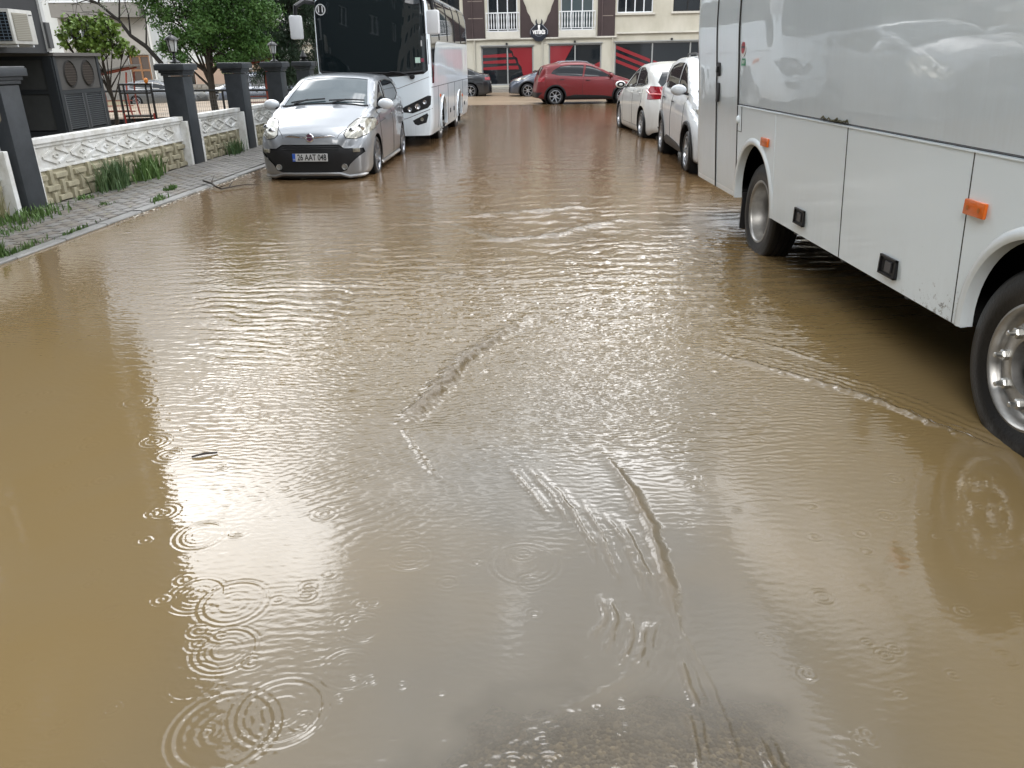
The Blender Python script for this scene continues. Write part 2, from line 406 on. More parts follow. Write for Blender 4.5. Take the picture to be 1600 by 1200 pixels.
def make_car(name, label, cat, S, paint, loc, rotz, group=None, detail=True, rim_m=None, seams=True):
    t = thing(name, label, cat, loc, rotz, group)
    L2 = S['L']/2; zt = smooth_curve(S['top'], S.get('sm', .05)); zbf = smooth_curve(S['belt'], .1); wf = smooth_curve(S['half'], .05)
    sill = smooth_curve(S['sill'], .05); lean = S.get('lean', .27)
    def section(x):
        W = wf(x); z1 = zt(x); z0 = sill(x); zb = min(zbf(x), z1-.035); g = z1-zb; cab = min(1, g/.35)
        hgt = zb-z0; p = [(W*.90, z0), (W*.965, z0+hgt*.07), (W*.99, z0+hgt*.3), (W*1.0, z0+hgt*.62), (W*.985, z0+hgt*.86), (W*.955, zb)]
        ys = W*.955; yt = ys-lean*g-.015
        if cab > .25:
            p += [(ys-.02-lean*g*.12, zb+g*.06), (ys-.02-lean*g*.45, zb+g*.45), (ys-.02-lean*g*.8, zb+g*.80), (yt-.035, zb+g*.93), (yt-.11, z1-.018)]
        else:
            p += [(ys-.035, zb+g*.5), (ys-.09, zb+g*.78), (ys-.16, z1-.016*1), (ys-.23, z1-.008)]
        yl = p[-1][0]
        p += [(yl*.66, z1-.001+.006), (yl*.33, z1+.016), (0, z1+.02)]
        return p
    st = []
    x = L2
    for d in (0, .012, .03, .055, .085, .12, .16, .205, .25, .3): st.append(L2-d)
    n = 60; a, b = L2-.3, -L2+.3
    st += [a+(b-a)*i/n for i in range(1, n)]
    for d in (.3, .25, .205, .16, .12, .085, .055, .03, .012, 0): st.append(-L2+d)
    bm = loft(st, section, 36, S.get('bulge_f', .05), S.get('bulge_r', .04))
    bvh = BVHTree.FromBMesh(bm)
    R_ = S['R']
    # wheel arches
    for ax in S['axles']:
        for s in (1, -1):
            fs = cut(bm, circle_poly(ax, R_-.01, R_+.055, 30), 'y', lambda f: f.calc_center_median().y*s > .2 and f.normal.y*s > .15)
            fs = [f for f in fs if f.calc_center_median().z < R_*2+.2]
            bmesh.ops.delete(bm, geom=fs, context='FACES')
            # dark inner liner
            cy = wf(ax)-.03
            G().lathe([(R_+.053, s*(cy)), (R_+.053, s*(cy-.28)), (.01, s*(cy-.28))], 30, c=(ax, 0, R_-.01)).obj('wheel_arch_liner', M_dark, t, True)
            if S.get('arch_trim'):
                p = [(ax+(R_+.085)*math.cos(q), R_-.01+(R_+.085)*math.sin(q)) for q in np.linspace(-.35, PI+.35, 30)]
                pp = on_shell(bvh, p, 'y', s, .0, .1)
                pr = [Vector((v.x-(v.x-ax)*.10, v.y+s*.0, v.z-(v.z-R_)*.10)) for v in pp]
                if len(pp) > 3:
                    g = G(); V = []
                    for u, w in zip(pp, pr): V += [u+Vector((0, s*.004, 0))+(u-w)*.25, u+Vector((0, s*.022, 0)), w+Vector((0, s*.022, 0)), w-Vector((0, s*.02, 0))]
                    F = []
                    for i in range(len(pp)-1):
                        for k in range(3): F.append((4*i+k, 4*i+k+1, 4*i+5+k, 4*i+4+k))
                    g.add(V, F).obj('arch_trim', M_black, t, True)
    # glass
    gl = S.get('glass', M_glass)
    if 'windshield' in S:
        x0, x1, y0, y1 = S['windshield']
        fs = cut(bm, [(x0, -y0), (x0, y0), (x1, y1), (x1, -y1)], 'z', lambda f: f.normal.z > .05)
        extract(bm, fs, 'windshield', S.get('wglass', gl), t, -.006, .01)
        if detail:
            e_ = [(x0+.012, -y0), (x0+.012, y0)]
            for (u, w) in S.get('wipers', [(-.55, -.02), (.05, .60)]):
                pp = on_shell(bvh, [(x0-.045, u), (x0-.09-.04*abs(w), w)], 'z', 1, .018)
                if len(pp) > 2: G().tube(pp, .011, 5).obj('wiper', M_black, t, True)
                q = on_shell(bvh, [(x0+.035, (u+w)/2-.2), (x0-.065, (u+w)/2)], 'z', 1, .03)
                if len(q) > 2: G().tube(q, .012, 5).obj('wiper_arm', M_black, t, True)
            seam(bvh, [(x0+.02, -y0-.02), (x0+.02, y0+.02)], 'z', 1, t, .016, M_black, 'cowl_trim')
    if 'rear_window' in S:
        x0, x1, y0, y1 = S['rear_window']
        fs = cut(bm, [(x0, -y0), (x0, y0), (x1, y1), (x1, -y1)], 'z', lambda f: f.normal.z > .02 and f.calc_center_median().z > S.get('rw_z', .9))
        extract(bm, fs, 'rear_window', gl, t, -.006, .01)
    if 'rear_window_x' in S:
        fs = cut(bm, S['rear_window_x'], 'x', lambda f: f.calc_center_median().x < -L2*.5)
        extract(bm, fs, 'rear_window', gl, t, -.006, .01)
    for s in (1, -1):
        for poly in S['side_windows']:
            fs = cut(bm, poly, 'y', lambda f: f.calc_center_median().y*s > .2 and abs(f.normal.y) > .3)
            extract(bm, fs, 'side_window', S.get('sglass', gl), t, -.005, .012)
            if detail: seam(bvh, poly+[poly[0]], 'y', s, t, .006, M_black, 'window_trim', -.002)
        for poly in S.get('headlights_y', []):
            fs = cut(bm, poly, 'y', lambda f: f.calc_center_median().y*s > .3)
            extract(bm, fs, 'headlight', M_lamp, t, .003, .02)
        for poly in S.get('taillights_y', []):
            fs = cut(bm, poly, 'y', lambda f: f.calc_center_median().y*s > .3)
            extract(bm, fs, 'taillight', M_red, t, .006, .03)
        for poly in S.get('taillights_x', []):
            fs = cut(bm, [(y*s, z) for y, z in poly], 'x', lambda f: f.calc_center_median().x < -L2+S.get('tl_depth', .30))
            extract(bm, fs, 'taillight', S.get('tl_mat', M_red), t, .008, .03)
        for poly in S.get('headlights_x', []):
            fs = cut(bm, [(y*s, z) for y, z in poly], 'x', lambda f: f.calc_center_median().x > L2*.5)
            extract(bm, fs, 'headlight', M_lamp, t, .004, .03)
        for nm, poly, mm, off in S.get('front_pieces_pair', []):
            fs = cut(bm, [(y*s, z) for y, z in poly], 'x', lambda f: f.calc_center_median().x > L2*.5)
            extract(bm, fs, nm, mm, t, off, .03)
        if seams:
            for poly in S.get('doors', []):
                seam(bvh, poly, 'y', s, t, .0045, M_seal, 'door_seam')
            for (hx, hz) in S.get('handles', []):
                p = on_shell(bvh, [(hx-.09, hz), (hx+.09, hz)], 'y', s, .022, .05)
                if len(p) > 2: G().tube(p, [.008]+[.014]*(len(p)-2)+[.008], 8).obj('door_handle', S.get('handle_m', paint), t, True)
        if S.get('cladding'):
            for poly in S['cladding']:
                fs = cut(bm, poly, 'y', lambda f: f.calc_center_median().y*s > .3)
                extract(bm, fs, 'sill_cladding', M_black, t, .008, .03)
        if 'mirror' in S:
            mx_, mz = S['mirror']; p = on_shell(bvh, [(mx_, mz-.02), (mx_+.001, mz-.02)], 'y', s, 0, 1)
            y0 = (abs(p[0].y) if p else wf(0))
            v, f = ellipsoid((mx_-.01, s*(y0+.15), mz+.05), (.075, .125, .082))
            mo = me_obj('wing_mirror', v, f, S.get('mirror_m', paint), t, True)
            G().bar((mx_, s*(y0-.03), mz-.02), (mx_, s*(y0+.10), mz+.01), .06, .035).obj('mirror_arm', M_black, mo)
            me_obj('mirror_glass', *G_disc((mx_-.078, s*(y0+.15), mz+.05), .095, .062), M_glass, mo)
        if S.get('rails'):
            x0, x1 = S['rails']; yy = .52
            p = on_shell(bvh, [(x0, yy*s), (x1, yy*s)], 'z', 1, .0, .12)
            p = [q+Vector((0, 0, .045 if 0 < i < len(p)-1 else -.01)) for i, q in enumerate(p)]
            G().tube(p, .017, 6).obj('roof_rail', S.get('rail_m', M_chrome), t, True)
    for nm, poly, mm, off in S.get('front_pieces', []):
        fs = cut(bm, poly, 'x', lambda f: f.calc_center_median().x > L2*.5)
        extract(bm, fs, nm, mm, t, off, .04)
    for nm, poly, mm, off in S.get('rear_pieces', []):
        fs = cut(bm, poly, 'x', lambda f: f.calc_center_median().x < -L2*.5)
        extract(bm, fs, nm, mm, t, off, .04)
    if S.get('hood'):
        seam(bvh, S['hood'], 'z', 1, t, .004, M_seal, 'bonnet_seam'); seam(bvh, [(x, -y) for x, y in S['hood']], 'z', 1, t, .004, M_seal, 'bonnet_seam')
    bm.normal_update()
    bm.verts.index_update()
    me = bpy.data.meshes.new('body'); bm.to_mesh(me); bm.free(); me.materials.append(paint)
    me.polygons.foreach_set('use_smooth', [True]*len(me.polygons)); me.set_sharp_from_angle(angle=R(32))
    o = link(bpy.data.objects.new('body', me)); o.parent = t
    G().box(-L2+.25, L2-.25, -.55, .55, sill(0)-.02, S['belt'][1][1]-.12).obj('underbody', M_dark, t)
    ms = wheel_meshes(name, R_, S.get('tw', .2), S.get('rim', R_*.66), 'alloy', S.get('spokes', 5), rim_m or M_alloy)
    for ax in S['axles']:
        for s in (1, -1): put_wheel(t, ms, ax, s*(wf(ax)-.115), R_, s)
    return t, bvh
def G_disc(c, ry, rz, n=14):
    v = [(c[0], c[1]+ry*math.cos(2*PI*i/n), c[2]+rz*math.sin(2*PI*i/n)) for i in range(n)]
    return v, [tuple(range(n))]
def sc_spec(S, fx, fy, fz, **k):
    o = dict(S); p2 = lambda L, a, b: [(x*a, y*b) for x, y in L]
    o['L'] = S['L']*fx
    for key, a, b in (('top', fx, fz), ('belt', fx, fz), ('half', fx, fy), ('sill', fx, fz)): o[key] = p2(S[key], a, b)
    o.update(k); return o
# ---------------------------------------------------------------- car kinds
DIRT = (.20, .15, .09)
P_silver = dirty_paint('silver_paint', (.24, .255, .272), DIRT, .1, .7, .6, metal=.3, rough=.28)
P_white = dirty_paint('white_paint', (.68, .69, .67), DIRT, .15, .9, .35)
P_white2 = dirty_paint('cool_white_paint', (.70, .73, .75), DIRT, .15, .8, .35)
P_red = dirty_paint('red_paint', (.15, .003, .006), (.06, .02, .015), .2, .8, .4, metal=.1, coat=.35)
P_navy = dirty_paint('near_black_paint', (.008, .010, .014), (.03, .025, .02), .2, .8, .3, metal=.2)
P_slate = dirty_paint('slate_paint', (.075, .09, .12), (.10, .08, .06), .2, .8, .4, metal=.5)
P_grey = dirty_paint('grey_paint', (.10, .108, .118), DIRT, .2, .8, .3, metal=.6)

HATCH = dict(L=4.06, R=.30, axles=(1.18, -1.33), rim=.215, tw=.20,
    top=[(2.03, .56), (2.01, .64), (1.95, .70), (1.8, .775), (1.5, .88), (1.2, .965), (.98, 1.02), (.9, 1.06), (.5, 1.245), (.1, 1.405), (-.1, 1.455), (-.4, 1.485), (-1.0, 1.475), (-1.5, 1.41), (-1.74, 1.35), (-1.84, 1.2), (-1.94, .98), (-1.99, .78), (-2.03, .55)],
    belt=[(2.0, .5), (1.8, .66), (1.4, .80), (1.0, .90), (.6, .94), (0, .965), (-1, 1.02), (-1.7, 1.05), (-2.0, .8)],
    half=[(2.03, .60), (2.0, .665), (1.93, .735), (1.8, .79), (1.6, .825), (1.2, .845), (0, .845), (-1.3, .845), (-1.7, .81), (-1.9, .75), (-1.99, .68), (-2.03, .60)],
    sill=[(2.03, .10), (1.6, .10), (1.5, .13), (-1.7, .13), (-1.85, .2), (-2.03, .24)])
FIAT = sc_spec(HATCH, 1, 1, 1, lean=.30, glass=M_glass, wglass=M_glassf, bulge_f=.06,
    windshield=(.90, .06, .66, .53), rear_window=(-1.76, -1.90, .50, .55),
    side_windows=[[(.74, .985), (.30, 1.20), (.08, 1.305), (-.16, 1.37), (-.22, 1.0), (.2, .985)], [(-.29, 1.0), (-.24, 1.375), (-.7, 1.385), (-1.12, 1.35), (-1.42, 1.22), (-1.50, 1.13), (-1.1, 1.05)]],
    headlights_x=[[(.49, .69), (.53, .645), (.66, .63), (.78, .67), (.83, .73), (.84, .81), (.80, .875), (.71, .905), (.60, .88), (.53, .80)]],
    front_pieces=[('lower_grille', [(-.755, .50), (-.77, .44), (-.66, .36), (-.57, .28), (-.52, .20), (-.42, .165), (.42, .165), (.52, .20), (.57, .28), (.66, .36), (.77, .44), (.755, .50), (.5, .51), (.42, .56), (-.42, .56), (-.5, .51)], M_black, -.02)],
    doors=[[(.80, .98), (.86, .70), (.80, .30), (.70, .20), (-.28, .20), (-.30, .7), (-.25, .99)], [(-.28, .2), (-.95, .2), (-1.06, .45), (-1.30, .72), (-1.36, 1.0)]],
    handles=[(-.12, .86), (-1.12, .90)], mirror=(.72, 1.0), mirror_m=P_white2, hood=[(.88, .70), (1.3, .66), (1.75, .54), (1.99, .40)], spokes=7)
fiat, fb = make_car('parked_car', 'silver hatchback standing in floodwater in front of the white bus marked 11', 'car', FIAT, P_silver, (-2.605, 13.84, -.06), R(-92.8), 'hatchbacks parked along the street')
def front_detail():
    t = fiat
    for s in (1, -1):
        p = on_shell(fb, [(s*.67, .475), (s*.671, .475)], 'x', 1, .0, 1)
        x = p[0].x if p else 1.9
        G().box(-.02, .015, -.055, .055, -.028, .028, .008).obj('indicator_lamp', M_lamp, t, True, loc=(x-.005, s*.665, .475), rot=(0, 0, s*.5))
        p = on_shell(fb, [(s*.49, .245), (s*.491, .245)], 'x', 1, .0, 1); x = p[0].x
        G().lathe([(.001, .012), (.03, .012), (.040, .016), (.045, 0), (.045, -.05)], 18, 'x').obj('fog_lamp', mat('fog_lens', (.35, .35, .33), .2, metal=.5), t, True, loc=(x-.012, s*.49, .245))
        v, f = ellipsoid((0, 0, 0), (.03, .055, .055), 8, 12)
        for k, (dy, dz) in enumerate(((.60, .735), (.71, .775))):
            p = on_shell(fb, [(s*dy, dz), (s*dy+.001, dz)], 'x', 1, .0, 1)
            if p: me_obj('lamp_bowl', v, f, M_chrome, t, True, loc=(p[0].x-.012, s*dy, dz))
        p = on_shell(fb, [(s*.49, .69), (s*.53, .645), (s*.66, .63), (s*.78, .67), (s*.83, .73), (s*.835, .81), (s*.80, .87), (s*.71, .895), (s*.60, .87), (s*.53, .80), (s*.49, .69)], 'x', 1, .003)
        G().tube(p, .007, 5).obj('headlight_rim', M_black, t, True)
    p = on_shell(fb, [(-.37, .665), (-.3, .675), (0, .655), (.3, .675), (.37, .665)], 'x', 1, .004)
    G().tube(p, [.004]+[.016]*(len(p)-2)+[.004], 6).obj('chrome_strip', M_chrome, t, True)
    p = on_shell(fb, [(0, .655), (.001, .655)], 'x', 1, 0, 1); x = p[0].x
    b = G().lathe([(.046, 0), (.062, .012), (.062, .022), (.05, .03), (.046, .024)], 24, 'x').obj('badge', M_chrome, t, True, loc=(x-.006, 0, .65), rot=(0, R(-12), 0))
    G().lathe([(.001, .024), (.048, .022)], 24, 'x').obj('badge_centre', mat('badge_enamel', (.10, .03, .06), .3), b)
    # grille bars
    for z in (.53, .50):
        p = on_shell(fb, [(-.42, z), (.42, z)], 'x', 1, -.012)
        G().tube(p, .006, 4).obj('grille_bar', M_black, t)
    xg = 2.095
    pl = G().box(-.004, .006, -.26, .26, -.055, .055, .003).obj('license_plate', M_plate, t, loc=(xg, 0, .385), rot=(0, R(-4), 0))
    G().box(.006, .0085, -.259, -.215, -.054, .054).obj('plate_band', M_blue, pl)
    text_mesh('plate_text', '26 AAT 048', .118, M_ink, pl, (.009, .028, -.002), (PI/2, 0, PI/2), bold=.0022, extrude=.0008, sx=.73)
    text_mesh('plate_country', 'TR', .035, M_plate, pl, (.0095, -.237, -.032), (PI/2, 0, PI/2), extrude=.0005)
    # splitter lip
    pts = [(-.80, .125), (-.55, .115), (-.42, .150), (.42, .150), (.55, .115), (.80, .125)]
    p = on_shell(fb, pts, 'x', 1, .012)
    G().tube(p, [.012]+[.026]*(len(p)-2)+[.012], 6).obj('splitter_lip', P_silver, t, True)
    p = on_shell(fb, [(-.78, .105), (.78, .105)], 'x', 1, -.01)
    G().tube(p, .02, 5).obj('bumper_underside', M_black, t, True)
    for s in (1, -1):
        p = on_shell(fb, [(.82, .17), (-.98, .17)], 'y', s, .006)
        G().tube(p, [.02]+[.035]*(len(p)-2)+[.02], 6).obj('side_skirt', P_silver, t, True)
front_detail()

AHATCH = sc_spec(HATCH, 1.055, 1.055, .965, R=.325, axles=(1.33, -1.37), rim=.245, lean=.33, spokes=5, bulge_r=.09, tw=.22,
    windshield=(.95, .08, .66, .53),
    side_windows=[[(.85, .93), (.40, 1.12), (.05, 1.27), (-.25, 1.335), (-.33, .96)], [(-.40, .965), (-.33, 1.338), (-.8, 1.33), (-1.25, 1.24), (-1.50, 1.10), (-1.52, 1.04), (-1.2, .99)]],
    rear_window_x=[(-.56, 1.0), (.56, 1.0), (.60, 1.06), (.50, 1.24), (-.50, 1.24), (-.60, 1.06)],
    taillights_x=[[(.42, .85), (.86, .80), (.90, .86), (.90, .95), (.80, .985), (.60, .975), (.44, .93)]],
    headlights_x=[[(.5, .68), (.8, .72), (.82, .82), (.6, .78)]],
    doors=[[(.82, .93), (.86, .6), (.78, .25), (-.36, .25), (-.38, .95)], [(-.36, .25), (-.98, .25), (-1.12, .5), (-1.35, .72), (-1.40, .98)]],
    handles=[(-.2, .84), (-1.2, .86)], mirror=(.78, .94), rear_pieces=[('bumper_insert', [(-.6, .22), (.6, .22), (.66, .33), (-.66, .33)], M_black, .0), ('license_plate', [(-.26, .70), (.26, .70), (.26, .81), (-.26, .81)], M_plate, .012)])
AHATCH['belt'] = [(x, z*1.10) for x, z in AHATCH['belt']]
AHATCH['side_windows'] = [[(x, z*1.11) for x, z in q] for q in AHATCH['side_windows']]
AHATCH['rear_window_x'] = [(-.60, 1.12), (.60, 1.12), (.66, 1.20), (.56, 1.40), (-.56, 1.40), (-.66, 1.20)]
AHATCH['taillights_x'] = [[(.43, .96), (.50, .89), (.84, .86), (.93, .90), (.93, 1.06), (.84, 1.13), (.6, 1.12), (.45, 1.07)]]
AHATCH['doors'] = [[(x, z*1.1) for x, z in q] for q in AHATCH['doors']]; AHATCH['mirror'] = (.78, 1.04); AHATCH['handles'] = [(-.2, .95), (-1.2, .97)]; AHATCH['tl_depth'] = .36
AHATCH['half'] = [(2.14, .62), (2.1, .72), (1.95, .82), (1.7, .87), (1.2, .89), (0, .885), (-1.3, .895), (-1.7, .865), (-1.95, .80), (-2.08, .70), (-2.14, .60)]
AHATCH['top'] = [(2.14, .55), (2.1, .66), (1.9, .75), (1.5, .86), (1.1, .95), (1.0, .98), (.5, 1.19), (.1, 1.35), (-.2, 1.41), (-.6, 1.43), (-1.2, 1.39), (-1.6, 1.32), (-1.84, 1.26), (-1.93, 1.10), (-2.03, .98), (-2.08, .90), (-2.12, .75), (-2.14, .5)]
AHATCH['top'] = [(x, z*1.11) for x, z in AHATCH['top']]; AHATCH['R'] = .335
a_car, ab = make_car('parked_car', 'white hatchback seen from behind with a wide red tail lamp, parked on the right', 'car', AHATCH, P_white, (4.07, 19.18, -.06), R(91.5), 'hatchbacks parked along the street')
for s in (1, -1):
    p = on_shell(ab, [(s*.50, 1.0), (s*.62, .97), (s*.80, .97), (s*.84, 1.04)], 'x', -1, .012)
    if len(p) > 2: G().tube(p, .016, 5).obj('lamp_strip', mat('lamp_strip', (.8, .25, .25), .2, coat=1), a_car, True)

STEP = sc_spec(HATCH, 1.01, 1.03, 1.03, R=.335, axles=(1.25, -1.34), rim=.235, arch_trim=True, lean=.26, spokes=5, rails=(.0, -1.2), rail_m=mat('rail_grey', (.30, .31, .33), .35, metal=.6),
    windshield=(.92, .06, .68, .55), rear_window=(-1.78, -1.93, .5, .56),
    side_windows=[[(.80, 1.02), (.36, 1.24), (.10, 1.36), (-.17, 1.425), (-.25, 1.03)], [(-.32, 1.035), (-.26, 1.43), (-.75, 1.43), (-1.15, 1.385), (-1.42, 1.25), (-1.50, 1.14), (-1.2, 1.07)]],
    headlights_x=[[(.45, .72), (.78, .76), (.83, .88), (.6, .84)]],
    taillights_x=[[(.55, .86), (.86, .84), (.88, 1.02), (.62, 1.0)]],
    doors=[[(.84, 1.0), (.88, .7), (.84, .30), (-.30, .30), (-.32, .7), (-.27, 1.03)], [(-.30, .3), (-.90, .3), (-1.02, .5), (-1.24, .76), (-1.36, 1.05)]],
    handles=[(-.12, .90), (-1.1, .93)], mirror=(.76, 1.02), handle_m=M_black,
    cladding=[[(.86, .24), (-.95, .24), (-.93, .33), (-.6, .40), (.5, .36), (.84, .31)]],
    front_pieces=[('lower_grille', [(-.6, .25), (.6, .25), (.66, .48), (-.66, .48)], M_black, -.01), ('upper_grille', [(-.42, .58), (.42, .58), (.42, .68), (-.42, .68)], M_black, -.01)],
    rear_pieces=[('bumper_insert', [(-.7, .3), (.7, .3), (.8, .48), (-.8, .48)], M_black, .004)])
STEP['sill'] = [(2.05, .22), (1.6, .20), (1.5, .22), (-1.7, .22), (-1.85, .26), (-2.05, .28)]
WSTEP = sc_spec(STEP, 1.03, 1.03, 1.12, R=.36, axles=(1.27, -1.36))
for k_ in ('side_windows', 'doors', 'taillights_x', 'headlights_x', 'cladding'): WSTEP[k_] = [[(x, z*1.12) for x, z in q] for q in STEP[k_]]
WSTEP['mirror'] = (.76, 1.17); WSTEP['handles'] = [(-.12, 1.01), (-1.1, 1.04)]; WSTEP['doors'] = WSTEP['doors']; WSTEP['rail_m'] = M_black; WSTEP['mirror_m'] = mat('grey_mirror', (.45, .47, .48), .3, coat=.5)
w_car, wb = make_car('parked_car', 'white crossover with black wheel arches and grey mirror, just behind the near bus', 'car', WSTEP, P_white2, (3.89, 13.45, -.06), R(-93.1), 'crossovers with roof rails')
RSTEP = dict(STEP)
red_car, rb = make_car('parked_car', 'dark red crossover standing crosswise at the end of the flooded street', 'car', RSTEP, P_red, (3.64, 31.9, -.06), R(3), 'crossovers with roof rails')
GREY = dict(STEP); GREY['rails'] = None
g_car, gb = make_car('parked_car', 'slate grey car parked behind the red crossover, only its nose showing', 'car', GREY, P_slate, (2.80, 37.7, -.06), R(180), None, seams=False)
SEDAN = sc_spec(HATCH, 1.12, 1.06, .96, R=.325, axles=(1.4, -1.30), rim=.24, lean=.36,
    windshield=(.82, -.02, .68, .54), rear_window=(-1.22, -1.75, .56, .66), rw_z=.95,
    side_windows=[[(.70, .95), (.2, 1.19), (-.1, 1.30), (-.35, 1.34), (-.38, .97)], [(-.45, .975), (-.42, 1.34), (-.8, 1.34), (-1.2, 1.24), (-1.5, 1.08), (-1.55, 1.0)]],
    taillights_x=[[(.4, .80), (.86, .78), (.88, .90), (.5, .92)]], headlights_x=[[(.45, .66), (.8, .7), (.84, .80), (.6, .76)]],
    doors=[[(.8, .95), (.84, .6), (.8, .25), (-.40, .25), (-.42, .97)], [(-.40, .25), (-1.0, .25), (-1.2, .6), (-1.5, .95)]],
    handles=[(-.2, .85), (-1.2, .88)], mirror=(.66, .95), rear_pieces=[('license_plate', [(-.26, .62), (.26, .62), (.26, .72), (-.26, .72)], M_plate, .01)])
SEDAN['top'] = [(2.27, .52), (2.22, .66), (2.05, .76), (1.6, .87), (1.1, .94), (.9, .97), (.4, 1.2), (0, 1.36), (-.4, 1.41), (-.9, 1.38), (-1.3, 1.25), (-1.75, 1.06), (-1.95, 1.02), (-2.15, 1.0), (-2.21, .85), (-2.27, .5)]
SEDAN['belt'] = [(2.2, .5), (1.8, .68), (1.0, .88), (0, .93), (-1, .97), (-1.8, .98), (-2.27, .8)]
d_car, db = make_car('parked_car', 'near-black fastback saloon behind the white bus, rear end towards the shops', 'car', SEDAN, P_navy, (-2.35, 38.3, -.06), R(180), None, seams=False)
# car park on the far left, lower ground
BG1 = sc_spec(HATCH, 1.1, 1.06, 1.0, R=.32, axles=(1.35, -1.35), rim=.24, windshield=(1.0, .1, .68, .54), rear_window=(-1.92, -2.05, .5, .56),
    side_windows=[[(.85, 1.0), (.4, 1.18), (.0, 1.34), (-.25, 1.39), (-.3, 1.0)], [(-.37, 1.0), (-.32, 1.39), (-.9, 1.39), (-1.5, 1.28), (-1.7, 1.12), (-1.5, 1.05)]],
    doors=[[(.86, .98), (.9, .6), (.84, .25), (-.33, .25), (-.34, 1.0)]], mirror=(.8, .98), headlights_x=[[(.5, .7), (.8, .72), (.82, .85), (.6, .8)]], handles=[(-.2, .88), (-1.2, .9)])
make_car('parked_car', 'grey people carrier in the car park left, seen past the black gate', 'car', BG1, P_grey, (-19.0, 48.0, -.82), R(-4), None, seams=True)
make_car('parked_car', 'pale silver car nosing out behind the dark van in the car park', 'car', dict(BG1), P_silver, (-15.9, 52.5, -.82), R(184), None, seams=False)
VAN = sc_spec(HATCH, 1.18, 1.1, 1.26, R=.33, axles=(1.45, -1.45), rim=.22, lean=.12, windshield=(1.75, 1.25, .76, .70), rear_window=(-2.2, -2.3, .5, .6),
    side_windows=[[(1.55, 1.1), (1.15, 1.55), (.55, 1.60), (.5, 1.1)], [(.4, 1.1), (.42, 1.6), (-.6, 1.62), (-.6, 1.12)], [(-.7, 1.12), (-.7, 1.62), (-1.9, 1.6), (-1.95, 1.15)]],
    headlights_x=[[(.55, .75), (.85, .8), (.88, .98), (.62, .95)]], mirror=(1.45, 1.08), doors=[[(1.6, 1.1), (1.5, .3), (.45, .3), (.45, 1.1)]], handles=[(.55, .95)])
VAN['top'] = [(2.4, .62), (2.36, .85), (2.2, 1.0), (1.95, 1.08), (1.7, 1.2), (1.25, 1.65), (1.0, 1.80), (.3, 1.86), (-1.0, 1.86), (-1.9, 1.84), (-2.25, 1.75), (-2.36, 1.1), (-2.4, .6)]
VAN['belt'] = [(2.35, .6), (2.0, .95), (1.5, 1.02), (0, 1.05), (-2.3, 1.06), (-2.4, .9)]
make_car('parked_van', 'dark grey van behind the second pillar in the car park', 'van', VAN, P_slate, (-13.2, 47.5, -.82), R(180), None, seams=False)

# ---------------------------------------------------------------- buses
P_bus = dirty_paint('bus_white_paint', (.82, .90, .95), DIRT, .2, 1.2, .32, coatr=.03)
P_bus_low = dirty_paint('bus_lower_panel_paint', (.80, .90, .96), (.25, .25, .23), .38, .95, .2, coatr=.10)
P_bus_up = dirty_paint('bus_upper_panel_greyed_paint', (.71, .80, .86), (.52, .54, .55), .9, 3.0, .3, coatr=.015, rough=.25)  # same white paint; the upper side's greyer reflecting look put into the base
def bus_loft(L, prof, nose=.28, front_w=.93, bulge=.10, bulge_r=.04, rake=.0):
    """x from 0 to -L"""
    def section(x):
        d = min(-x, nose); k = front_w+(1-front_w)*math.sqrt(max(0, 1-(1-d/nose)**2))
        e_ = min(L+x, .12); k *= .965+.035*math.sqrt(max(0, 1-(1-e_/.12)**2))
        return [(y*k, z) for y, z in prof]
    st = [0, -.008, -.02, -.04, -.07, -.11, -.16, -.22, -.28]+list(np.linspace(-.36, -L+.2, 46))+[-L+.12, -L+.08, -L+.04, -L+.015, -L]
    return loft(st, section, 44, bulge, bulge_r, 16)
BUSW = {}
